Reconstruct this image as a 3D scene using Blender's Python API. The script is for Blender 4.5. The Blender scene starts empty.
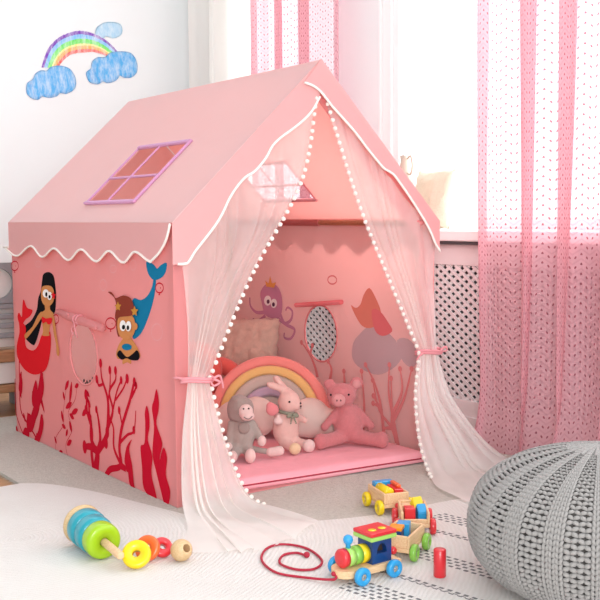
import bpy, bmesh, math, random
from mathutils import Vector, Matrix, Euler, noise
random.seed(7)
SC = bpy.context.scene
COL = SC.collection
W, L, HE, HR = 1.062, 1.392, 0.877, 1.390
AX = .541         # the ridge, a touch right of the middle
PI = math.pi

# ------------------------------------------------------------------ materials
def lin(h):
    h = h.lstrip('#')
    c = [int(h[i:i+2], 16)/255 for i in (0, 2, 4)]
    return tuple(x/12.92 if x <= .04045 else ((x+.055)/1.055)**2.4 for x in c)+(1,)

class NT:
    def __init__(s, name):
        s.m = bpy.data.materials.new(name); s.m.use_nodes = True
        s.t = s.m.node_tree; s.t.nodes.clear()
        s.out = s.t.nodes.new('ShaderNodeOutputMaterial')
    def n(s, typ, **kw):
        nd = s.t.nodes.new(typ)
        for k, v in kw.items(): setattr(nd, k, v)
        return nd
    def put(s, sock, v):
        if isinstance(v, bpy.types.NodeSocket): s.t.links.new(v, sock)
        else: sock.default_value = v
    def math(s, op, a, b=None, c=None, clamp=False):
        nd = s.n('ShaderNodeMath', operation=op, use_clamp=clamp)
        s.put(nd.inputs[0], a)
        if b is not None: s.put(nd.inputs[1], b)
        if c is not None: s.put(nd.inputs[2], c)
        return nd.outputs[0]
    def mix(s, f, a, b):
        nd = s.n('ShaderNodeMix', data_type='RGBA')
        s.put(nd.inputs[0], f); s.put(nd.inputs[6], a); s.put(nd.inputs[7], b)
        return nd.outputs[2]
    def obj(s):
        return s.n('ShaderNodeTexCoord').outputs['Object']
    def noise(s, scale, detail=3, rough=.5, vec=None, out='Fac'):
        nd = s.n('ShaderNodeTexNoise'); nd.inputs['Scale'].default_value = scale
        nd.inputs['Detail'].default_value = detail; nd.inputs['Roughness'].default_value = rough
        s.put(nd.inputs['Vector'], vec if vec is not None else s.obj())
        return nd.outputs[out]
    def ramp(s, f, stops):
        nd = s.n('ShaderNodeValToRGB'); e = nd.color_ramp.elements
        while len(e) < len(stops): e.new(.5)
        for i, (p, c) in enumerate(stops): e[i].position = p; e[i].color = c
        s.put(nd.inputs[0], f); return nd.outputs[0]
    def bump(s, h, strength=.3, dist=.01):
        nd = s.n('ShaderNodeBump'); nd.inputs['Strength'].default_value = strength
        nd.inputs['Distance'].default_value = dist; s.put(nd.inputs['Height'], h)
        return nd.outputs[0]
    def princ(s, col, rough=.6, normal=None, sheen=0, metal=0, coat=0, spec=.5):
        nd = s.n('ShaderNodeBsdfPrincipled')
        s.put(nd.inputs['Base Color'], col); s.put(nd.inputs['Roughness'], rough)
        nd.inputs['Metallic'].default_value = metal
        nd.inputs['Sheen Weight'].default_value = sheen
        nd.inputs['Coat Weight'].default_value = coat
        nd.inputs['Specular IOR Level'].default_value = spec
        if normal is not None: s.put(nd.inputs['Normal'], normal)
        return nd.outputs[0]
    def mixs(s, f, a, b):
        nd = s.n('ShaderNodeMixShader'); s.put(nd.inputs[0], f)
        s.t.links.new(a, nd.inputs[1]); s.t.links.new(b, nd.inputs[2]); return nd.outputs[0]
    def trans(s, col):
        nd = s.n('ShaderNodeBsdfTranslucent'); s.put(nd.inputs[0], col); return nd.outputs[0]
    def clear(s, col=(1, 1, 1, 1)):
        nd = s.n('ShaderNodeBsdfTransparent'); s.put(nd.inputs[0], col); return nd.outputs[0]
    def done(s, sh):
        s.t.links.new(sh, s.out.inputs[0]); return s.m

def plain(name, hexc, rough=.6, var=.08, scale=30, bump=0, bscale=200, sheen=0, coat=0, metal=0, spec=.5):
    k = NT(name); c = lin(hexc); d = tuple(x*(1-var) for x in c[:3])+(1,)
    col = k.mix(k.noise(scale), c, d)
    nm = k.bump(k.noise(bscale, 4), bump, .004) if bump else None
    return k.done(k.princ(col, rough, nm, sheen, metal, coat, spec))

def fabric(name, hexc, trans=.3, var=.05, bump=.25, tcol=None, wr=7):
    k = NT(name); c = lin(hexc); d = tuple(x*(1-var) for x in c[:3])+(1,)
    col = k.mix(k.noise(4), c, d)
    h = k.math('ADD', k.math('MULTIPLY', k.noise(wr, 2), 1.0), k.math('MULTIPLY', k.noise(600, 1), .02))
    nm = k.bump(h, bump, .03)
    p = k.princ(col, .85, nm, .1, spec=.2)
    return k.done(k.mixs(trans, p, k.trans(lin(tcol) if tcol else c)))

def fuzzy(name, hexc, var=.2, scale=60, bump=.6, bscale=260):
    k = NT(name); c = lin(hexc); d = tuple(x*(1-var) for x in c[:3])+(1,)
    col = k.mix(k.noise(scale, 5, .7), c, d)
    nm = k.bump(k.noise(bscale, 4, .7), bump, .006)
    return k.done(k.princ(col, .95, nm, .3, spec=.1))

def wood(name, hexc, hexd, scale=25, stretch=(1, 8, 8), rough=.5):
    k = NT(name); mp = k.n('ShaderNodeMapping'); mp.inputs['Scale'].default_value = stretch
    k.t.links.new(k.obj(), mp.inputs[0])
    f = k.noise(scale, 4, .6, mp.outputs[0])
    col = k.ramp(f, [(.3, lin(hexd)), (.65, lin(hexc))])
    return k.done(k.princ(col, rough, k.bump(f, .1, .002)))

def net(name, hexc, opacity, vary=True):
    k = NT(name); c = lin(hexc)
    df = k.n('ShaderNodeBsdfDiffuse'); df.inputs[0].default_value = c
    body = k.mixs(.5, df.outputs[0], k.trans(c))
    f = opacity
    if vary:
        f = k.math('ADD', opacity-.08, k.math('MULTIPLY', k.noise(9, 2), .16))
    return k.done(k.mixs(f, k.clear(), body))

def eyelet(name, hexc, hexdot, opacity):
    """pink voile with rows of embroidered dots along zigzag lines; UV is in metres"""
    k = NT(name); uv = k.n('ShaderNodeUVMap', uv_map='UVMap')
    sp = k.n('ShaderNodeSeparateXYZ'); k.t.links.new(uv.outputs[0], sp.inputs[0])
    u, v = sp.outputs[0], sp.outputs[1]
    a, b = .022, .034
    zig = k.math('PINGPONG', u, a*1.5)
    v2 = k.math('ADD', v, k.math('MULTIPLY', zig, .62))
    cu = k.math('MULTIPLY', k.math('SUBTRACT', k.math('FRACT', k.math('DIVIDE', u, a)), .5), a)
    cv = k.math('MULTIPLY', k.math('SUBTRACT', k.math('FRACT', k.math('DIVIDE', v2, b)), .5), b)
    dist = k.math('SQRT', k.math('ADD', k.math('MULTIPLY', cu, cu), k.math('MULTIPLY', cv, cv)))
    dot = k.math('LESS_THAN', dist, .0042)
    cv2 = k.math('ABSOLUTE', k.math('SUBTRACT', k.math('FRACT', k.math('ADD', k.math('DIVIDE', v2, b), .5)), .5))
    line = k.math('MULTIPLY', k.math('LESS_THAN', cv2, .1), .22)
    msk = k.math('MAXIMUM', dot, line)
    col = k.mix(msk, lin(hexc), lin(hexdot))
    df = k.n('ShaderNodeBsdfDiffuse'); k.put(df.inputs[0], col)
    body = k.mixs(.38, df.outputs[0], k.trans(col))
    op = k.math('ADD', opacity, k.math('MULTIPLY', msk, .95-opacity))
    return k.done(k.mixs(op, k.clear(), body))

M = {}
def toy(n, h): M[n] = plain(n, h, .32, .05, 40, coat=.25)
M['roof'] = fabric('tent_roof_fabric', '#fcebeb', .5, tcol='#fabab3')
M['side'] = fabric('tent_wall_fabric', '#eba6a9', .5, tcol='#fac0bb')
M['lining'] = fabric('tent_lining_fabric', '#fdeae6', .5, tcol='#fddad4')  # inner face of the cloth, made paler to lift the tent interior
M['val'] = fabric('tent_valance_fabric', '#f4bcbc', .3, tcol='#f8b4ae')
M['trim'] = plain('white_cord', '#fbf1ea', .7, .04, 80, .2, 400)
M['tulle'] = net('white_tulle', '#fffaf7', .55)
M['tulle2'] = net('gathered_white_tulle', '#fffaf7', .82)
M['ribbon'] = fabric('pink_ribbon', '#ef9fa6', .1)
M['pom'] = fuzzy('white_pompom', '#fff7ee', .05)
M['lilac'] = fuzzy('lilac_lace', '#e7a6d2', .15, 200)
for n, h in dict(p_red='#e01c28', p_crim='#c60e2c', p_black='#0e0c12', p_skin='#cf8752', p_white='#f6f0ee', p_blue='#13749c',
                 p_brown='#8a3a2c', p_gold='#c98a3c', p_bub='#f3c0c2', p_purple='#c78da8', p_crown='#dda05a', p_grey='#c6aeb2',
                 p_terra='#e08a78', p_coral='#e08c8c', p_rose='#e0797c', p_plum='#5a3450').items():
    M[n] = plain(n, h, .9, .04, 20, spec=.08)
M['mat'] = fabric('pink_quilt', '#f6abb6', 0, .06, .4, wr=12)
M['matred'] = plain('dark_red_piping', '#a8283c', .8)
M['pole'] = wood('pine_pole', '#c99a72', '#b08058')
toy('t_teal', '#1e9bab'); toy('t_lime', '#9fc718'); toy('t_yellow', '#efd20e'); toy('t_orange', '#ef6a2c'); toy('t_red', '#dd3038')
toy('t_blue', '#2a9fdc'); toy('t_navy', '#123f7c'); toy('t_green', '#86c24a'); toy('t_amber', '#f59a1c'); toy('t_lgreen', '#a8d86a')
M['beech'] = wood('beech_wood', '#ecca9e', '#dcb084', 30)
M['bead'] = wood('light_bead_wood', '#dcbd92', '#caa676', 40)
M['steel'] = plain('steel_pin', '#c8c8c8', .3, metal=1)
M['dark'] = plain('dark_hollow', '#3a2a22', .9)
M['cord'] = plain('red_cord', '#b8203c', .7, .2, 300, .3, 500)
M['curtain'] = eyelet('pink_eyelet_voile', '#f5bec7', '#a9636f', .72)
M['drape'] = fabric('cream_drape', '#f8f4f0', .5, .03, .15)
M['wall'] = plain('white_wall_paint', '#f0f3f3', .8, .02, 3, .05, 300)
M['woodwork'] = plain('white_gloss_paint', '#f5f4f3', .4, .02, 5)
M['grille'] = plain('white_lattice_paint', '#f2f1f0', .5, .02, 5)
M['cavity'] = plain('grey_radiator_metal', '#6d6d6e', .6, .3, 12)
M['slot'] = plain('dark_seal', '#4a4a4c', .7)  # dark grey for the shade under the sill, also the radiator back panel
M['bgrey'] = plain('grey_paint', '#8d8f92', .6, .08, 8)
M['bwhite'] = plain('pale_board', '#d8d4d0', .6, .05, 10)
M['bwood'] = wood('oiled_oak', '#a87d58', '#8a6344', 12, (1, 10, 10))
M['yarn'] = fuzzy('grey_yarn', '#aca7a4', .12, 120, .5, 900)
M['yarncore'] = plain('dark_yarn_core', '#6a6562', .95)
M['pl_grey'] = fuzzy('grey_plush', '#b3a39b'); M['pl_dgrey'] = fuzzy('dark_grey_plush', '#a8968f')
M['pl_pale'] = fuzzy('pale_pink_plush', '#f0d0ca'); M['pl_cream'] = fuzzy('cream_plush', '#f0cfa8')
M['pl_bun'] = fuzzy('rabbit_plush', '#f2c2b8'); M['pl_rose'] = fuzzy('rose_plush', '#dc8588', .3, 90)
M['pl_rose2'] = fuzzy('rose_snout_plush', '#e39a9a', .2, 90); M['pl_pink'] = fuzzy('pink_plush', '#f08f92')
M['eye'] = plain('black_bead_eye', '#14100f', .15)
M['stitch'] = plain('brown_stitch', '#5a3c3a', .8)
M['scarf'] = plain('grey_green_floral_ribbon', '#9b9a86', .8, .5, 150)
M['rb_coral'] = fuzzy('coral_velour', '#ee8a82', .08, 30, .3); M['rb_yel'] = fuzzy('mustard_velour', '#e8b876', .08, 30, .3)
M['rb_ol'] = fuzzy('taupe_velour', '#c4afa4', .08, 30, .3); M['rb_pur'] = fuzzy('mauve_velour', '#b89cae', .08, 30, .3)
M['rb_grey'] = fuzzy('ash_velour', '#b8a298', .08, 30, .3); M['cloud'] = fuzzy('oat_velour', '#e6ccc2', .08, 30, .3)
M['knot'] = fuzzy('coral_red_velour', '#e76a60', .1, 30, .3)
M['brownfur'] = fuzzy('tan_fur', '#eac6b3', .35, 50, 1, 160)
M['beigefur'] = fuzzy('cream_fur', '#efe0c8', .2, 60, 1, 160)
M['ceram'] = plain('cream_ceramic', '#cdbfae', .3)
def crayon(name, hexc, scale=38):
    k = NT(name); c = lin(hexc); mp = k.n('ShaderNodeMapping'); mp.inputs['Scale'].default_value = (1, 1, .35)
    mp.inputs['Rotation'].default_value = (0, .5, 0)
    k.t.links.new(k.obj(), mp.inputs[0])
    f = k.ramp(k.noise(scale, 5, .75, mp.outputs[0]), [(.40, (0, 0, 0, 1)), (.68, (1, 1, 1, 1))])
    lt = tuple(x+(1-x)*.55 for x in c[:3])+(1,)
    return k.done(k.princ(k.mix(f, c, lt), .8))
for n, h in dict(c_blue='#58b2ee', c_edge='#5aa4e4', c_pale='#a8d4ee', c_vio='#7c3cb8', c_sky='#86c4f4', c_green='#6ee85c', c_yel='#f6ee88', c_or='#f8b450', c_red='#ec6a62').items():
    M[n] = crayon(n, h)

# ------------------------------------------------------------------ geometry helpers
def obj(name, bm, mats, parent=None, smooth=False, loc=None):
    me = bpy.data.meshes.new(name)
    bmesh.ops.recalc_face_normals(bm, faces=bm.faces[:]) if smooth else None
    bm.to_mesh(me); bm.free()
    if not isinstance(mats, (list, tuple)): mats = [mats]
    for m in mats: me.materials.append(m)
    if smooth:
        for p in me.polygons: p.use_smooth = True
    o = bpy.data.objects.new(name, me); COL.objects.link(o)
    if parent is not None: o.parent = parent
    if loc: o.location = loc
    return o

def tag(o, label, cat, group=None):
    o['label'] = label; o['category'] = cat
    if group: o['group'] = group
    return o

def thing(name, label, cat, loc=(0, 0, 0), rotz=0, group=None):
    o = bpy.data.objects.new(name, None); COL.objects.link(o)
    o.location = loc; o.rotation_euler = (0, 0, rotz); o.empty_display_size = .1
    return tag(o, label, cat, group)

def struct(o):
    o['kind'] = 'structure'; return o

def box(bm, x0, y0, z0, x1, y1, z1, bev=0, mi=0, mat4=None):
    r = bmesh.ops.create_cube(bm, size=1)
    vs = r['verts']
    for v in vs:
        v.co = Vector(((x0+x1)/2+v.co.x*(x1-x0), (y0+y1)/2+v.co.y*(y1-y0), (z0+z1)/2+v.co.z*(z1-z0)))
    fs = {f for v in vs for f in v.link_faces}
    if bev:
        es = {e for v in vs for e in v.link_edges}
        rr = bmesh.ops.bevel(bm, geom=list(es), offset=bev, segments=2, affect='EDGES', profile=.5)
        vs = list({v for f in rr['faces'] for v in f.verts} | {v for v in vs if v.is_valid})
        fs = {f for v in vs for f in v.link_faces}
    for f in fs: f.material_index = mi
    if mat4 is not None: bmesh.ops.transform(bm, matrix=mat4, verts=list({v for f in fs for v in f.verts}))

def boxobj(name, dims, m, parent=None, bev=0, smooth=False):
    bm = bmesh.new(); box(bm, *dims, bev=bev); return obj(name, bm, m, parent, smooth)

def axis_mat(direction, center):
    q = Vector(direction).normalized().to_track_quat('Z', 'Y')
    return Matrix.Translation(Vector(center)) @ q.to_matrix().to_4x4()

def lathe(bm, prof, segs=32, m4=None, mi=0, closed=False):
    rings = []
    for r, h in prof:
        if r < 1e-6: rings.append([bm.verts.new((0, 0, h))])
        else: rings.append([bm.verts.new((r*math.cos(2*PI*i/segs), r*math.sin(2*PI*i/segs), h)) for i in range(segs)])
    pairs = list(zip(rings, rings[1:]))
    if closed: pairs.append((rings[-1], rings[0]))
    for A, B in pairs:
        for i in range(segs):
            j = (i+1) % segs
            vs = ([A[0], B[j], B[i]] if len(A) == 1 else [A[i], A[j], B[0]] if len(B) == 1 else [A[i], A[j], B[j], B[i]])
            f = bm.faces.new(vs); f.material_index = mi; f.smooth = True
    if m4 is not None: bmesh.ops.transform(bm, matrix=m4, verts=[v for R_ in rings for v in R_])

def ring_profile(ri, ro, t, b=.006):
    """closed profile of a rounded disc with a hole, centred on h = 0"""
    p = [(ri, -t/2), (ro-b, -t/2)]
    for k in range(1, 4): a = k/4*PI/2; p.append((ro-b+b*math.sin(a), -t/2+b-b*math.cos(a)))
    p.append((ro, -t/2+b)); p.append((ro, t/2-b))
    for k in range(1, 4): a = k/4*PI/2; p.append((ro-b+b*math.cos(a), t/2-b+b*math.sin(a)))
    p += [(ro-b, t/2), (ri, t/2)]
    return p

def catmull(P, n=6, closed=False):
    P = [Vector(p) for p in P]; out = []; N = len(P)
    rng = range(N) if closed else range(N-1)
    for i in rng:
        if closed: a, b, c, d = P[(i-1) % N], P[i], P[(i+1) % N], P[(i+2) % N]
        else: a, b, c, d = P[max(i-1, 0)], P[i], P[i+1], P[min(i+2, N-1)]
        for k in range(n):
            t = k/n
            out.append(.5*((2*b)+(c-a)*t+(2*a-5*b+4*c-d)*t*t+(3*b-a-3*c+d)*t**3))
    if not closed: out.append(P[-1].copy())
    return out

def tube(bm, pts, r, segs=8, closed=False, mi=0, caps=True):
    pts = [Vector(p) for p in pts]; n = len(pts)
    rad = r if callable(r) else (lambda t: r)
    up = None; rings = []
    for i, p in enumerate(pts):
        a = pts[(i-1) % n] if (closed or i > 0) else p
        b = pts[(i+1) % n] if (closed or i < n-1) else p
        t = (b-a).normalized()
        if up is None:
            up = t.orthogonal().normalized()
        up = (up-t*up.dot(t))
        up = up.normalized() if up.length > 1e-6 else t.orthogonal().normalized()
        s = t.cross(up); rr = rad(i/max(n-1, 1))
        rings.append([bm.verts.new(p+(up*math.cos(2*PI*k/segs)+s*math.sin(2*PI*k/segs))*rr) for k in range(segs)])
    for i in range(n if closed else n-1):
        A, B = rings[i], rings[(i+1) % n]
        for k in range(segs):
            f = bm.faces.new((A[k], A[(k+1) % segs], B[(k+1) % segs], B[k])); f.smooth = True; f.material_index = mi
    if caps and not closed:
        for R_ in (rings[0], rings[-1]):
            f = bm.faces.new(R_); f.material_index = mi

def fill(bm, loops, to3d, mi=0):
    """flat polygon (first loop) with holes, in 2-D, mapped into space"""
    es = []
    for lp in loops:
        vs = [bm.verts.new(to3d(*p)) for p in lp]
        for i in range(len(vs)): es.append(bm.edges.new((vs[i], vs[(i+1) % len(vs)])))
    r = bmesh.ops.triangle_fill(bm, use_beauty=True, use_dissolve=False, edges=es)
    for g in r['geom']:
        if isinstance(g, bmesh.types.BMFace): g.material_index = mi

def panel(name, loops, to3d, m, parent, thick=.003, outward=None):
    bm = bmesh.new(); fill(bm, loops, to3d)
    bmesh.ops.recalc_face_normals(bm, faces=bm.faces[:])
    if outward is not None:                       # cloth with a paler reverse side, lightened to brighten the inside
        bm.faces.ensure_lookup_table()
        for f in bm.faces:
            f.normal_update()
            if f.normal.dot(Vector(outward)) < 0: f.normal_flip()
        o = obj(name, bm, [m, M['lining']], parent)
        md = o.modifiers.new('cloth', 'SOLIDIFY'); md.thickness = thick; md.offset = 0; md.material_offset = 1
        return o
    o = obj(name, bm, m, parent)
    if thick:
        md = o.modifiers.new('cloth', 'SOLIDIFY'); md.thickness = thick; md.offset = 0
    return o

def grid(fn, nu, nv, uvs=None, wrap=False):
    bm = bmesh.new(); uvl = bm.loops.layers.uv.new('UVMap')
    V = [[bm.verts.new(fn(i/nu, j/nv)) for j in range(nv+1)] for i in range(nu+1)]
    for i in range(nu):
        for j in range(nv):
            f = bm.faces.new((V[i][j], V[i+1][j], V[i+1][j+1], V[i][j+1])); f.smooth = True
            for lp, (a, b) in zip(f.loops, ((i, j), (i+1, j), (i+1, j+1), (i, j+1))):
                lp[uvl].uv = uvs(a/nu, b/nv) if uvs else (a/nu, b/nv)
    return bm

def ell(c, t, r, n=20):
    """ellipse from its centre, a top point and a side point (2-D)"""
    a = Vector(r)-Vector(c); b = Vector(t)-Vector(c)
    return [tuple(Vector(c)+a*math.cos(2*PI*i/n)+b*math.sin(2*PI*i/n)) for i in range(n)]

def star(c, t, r, n=5, k=.5):
    a = Vector(r)-Vector(c); b = Vector(t)-Vector(c); o = []
    for i in range(2*n):
        s = 1 if i % 2 == 0 else k
        o.append(tuple(Vector(c)+(a*math.sin(PI*i/n)+b*math.cos(PI*i/n))*s))
    return o

def smoothpoly(P, n=4):
    return [tuple(v[:2]) for v in catmull([(a, b, 0) for a, b in P], n, True)]

def ribbon2d(P, w0, w1, n=5):
    """outline of a tapering stroke"""
    q = [Vector((v[0], v[1])) for v in catmull([(a, b, 0) for a, b in P], n)]
    Lf, Rt = [], []
    for i, p in enumerate(q):
        t = (q[min(i+1, len(q)-1)]-q[max(i-1, 0)]); t = t.normalized() if t.length > 0 else Vector((0, 1))
        nn = Vector((-t.y, t.x)); w = w0+(w1-w0)*i/(len(q)-1)
        Lf.append(tuple(p+nn*w)); Rt.append(tuple(p-nn*w))
    return Lf, Rt

def strip(bm, P, w0, w1, to3d, mi=0):
    Lf, Rt = ribbon2d(P, w0, w1)
    A = [bm.verts.new(to3d(*p)) for p in Lf]; B = [bm.verts.new(to3d(*p)) for p in Rt]
    for i in range(len(A)-1):
        f = bm.faces.new((A[i], A[i+1], B[i+1], B[i])); f.material_index = mi

def ball(bm, c, r, rot=None, mi=0, sub=3):
    if not isinstance(r, (tuple, list)): r = (r, r, r)
    m4 = Matrix.Translation(Vector(c)) @ (Euler(rot).to_matrix().to_4x4() if rot else Matrix()) @ Matrix.Diagonal((*r, 1))
    res = bmesh.ops.create_icosphere(bm, subdivisions=sub, radius=1, matrix=m4)
    for v in res['verts']:
        for f in v.link_faces: f.material_index = mi; f.smooth = True

def limb(bm, a, b, ra, rb, n=7):
    a, b = Vector(a), Vector(b)
    for i in range(n+1):
        t = i/n; ball(bm, a.lerp(b, t), ra+(rb-ra)*t, sub=2)

def soft(name, bm, m, parent, voxel=.006, smooth=4):
    """union of the shapes in bm as one continuous smooth skin"""
    o = obj(name, bm, m, None)
    r = o.modifiers.new('r', 'REMESH'); r.mode = 'VOXEL'; r.voxel_size = voxel; r.use_smooth_shade = True
    s = o.modifiers.new('s', 'SMOOTH'); s.iterations = smooth; s.factor = .5
    dg = bpy.context.evaluated_depsgraph_get()
    me = bpy.data.meshes.new_from_object(o.evaluated_get(dg))
    me.name = name; o.modifiers.clear(); o.data = me
    if not me.materials: me.materials.append(m)
    for p in me.polygons: p.use_smooth = True
    if parent is not None: o.parent = parent
    return o

def puff(name, w, h, t, m, parent=None, n=18, pinch=1.0, rough=0, m4=None):
    """a stuffed pillow: w x h face, thickness t, in local XZ plane"""
    bm = bmesh.new(); V = {}
    for s in (-1, 1):
        for i in range(n+1):
            for j in range(n+1):
                a, b = 2*i/n-1, 2*j/n-1
                edge = i in (0, n) or j in (0, n)
                if edge and s == 1: V[s, i, j] = V[-1, i, j]; continue
                k = (max(0, 1-abs(a)**2.5)*max(0, 1-abs(b)**2.5))**.5
                sh = 1-.07*pinch*(1-abs(a*b))*(abs(a)**4+abs(b)**4)/1.2*(1 if True else 0)
                p = Vector((a*w/2*sh, s*t/2*k, b*h/2*sh))
                if rough: p += Vector([noise.noise(p*38+Vector((9*q, s, 3))) for q in range(3)])*rough
                V[s, i, j] = bm.verts.new(p)
    for s in (-1, 1):
        for i in range(n):
            for j in range(n):
                vs = [V[s, i, j], V[s, i+1, j], V[s, i+1, j+1], V[s, i, j+1]]
                f = bm.faces.new(vs if s == -1 else vs[::-1]); f.smooth = True
    if m4 is not None: bmesh.ops.transform(bm, matrix=m4, verts=bm.verts[:])
    return obj(name, bm, m, parent, True)

def dup(o, parent=None):
    c = o.copy(); COL.objects.link(c)
    if parent is not None: c.parent = parent
    for ch in [k for k in o.children]: dup(ch, c)
    return c

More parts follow.
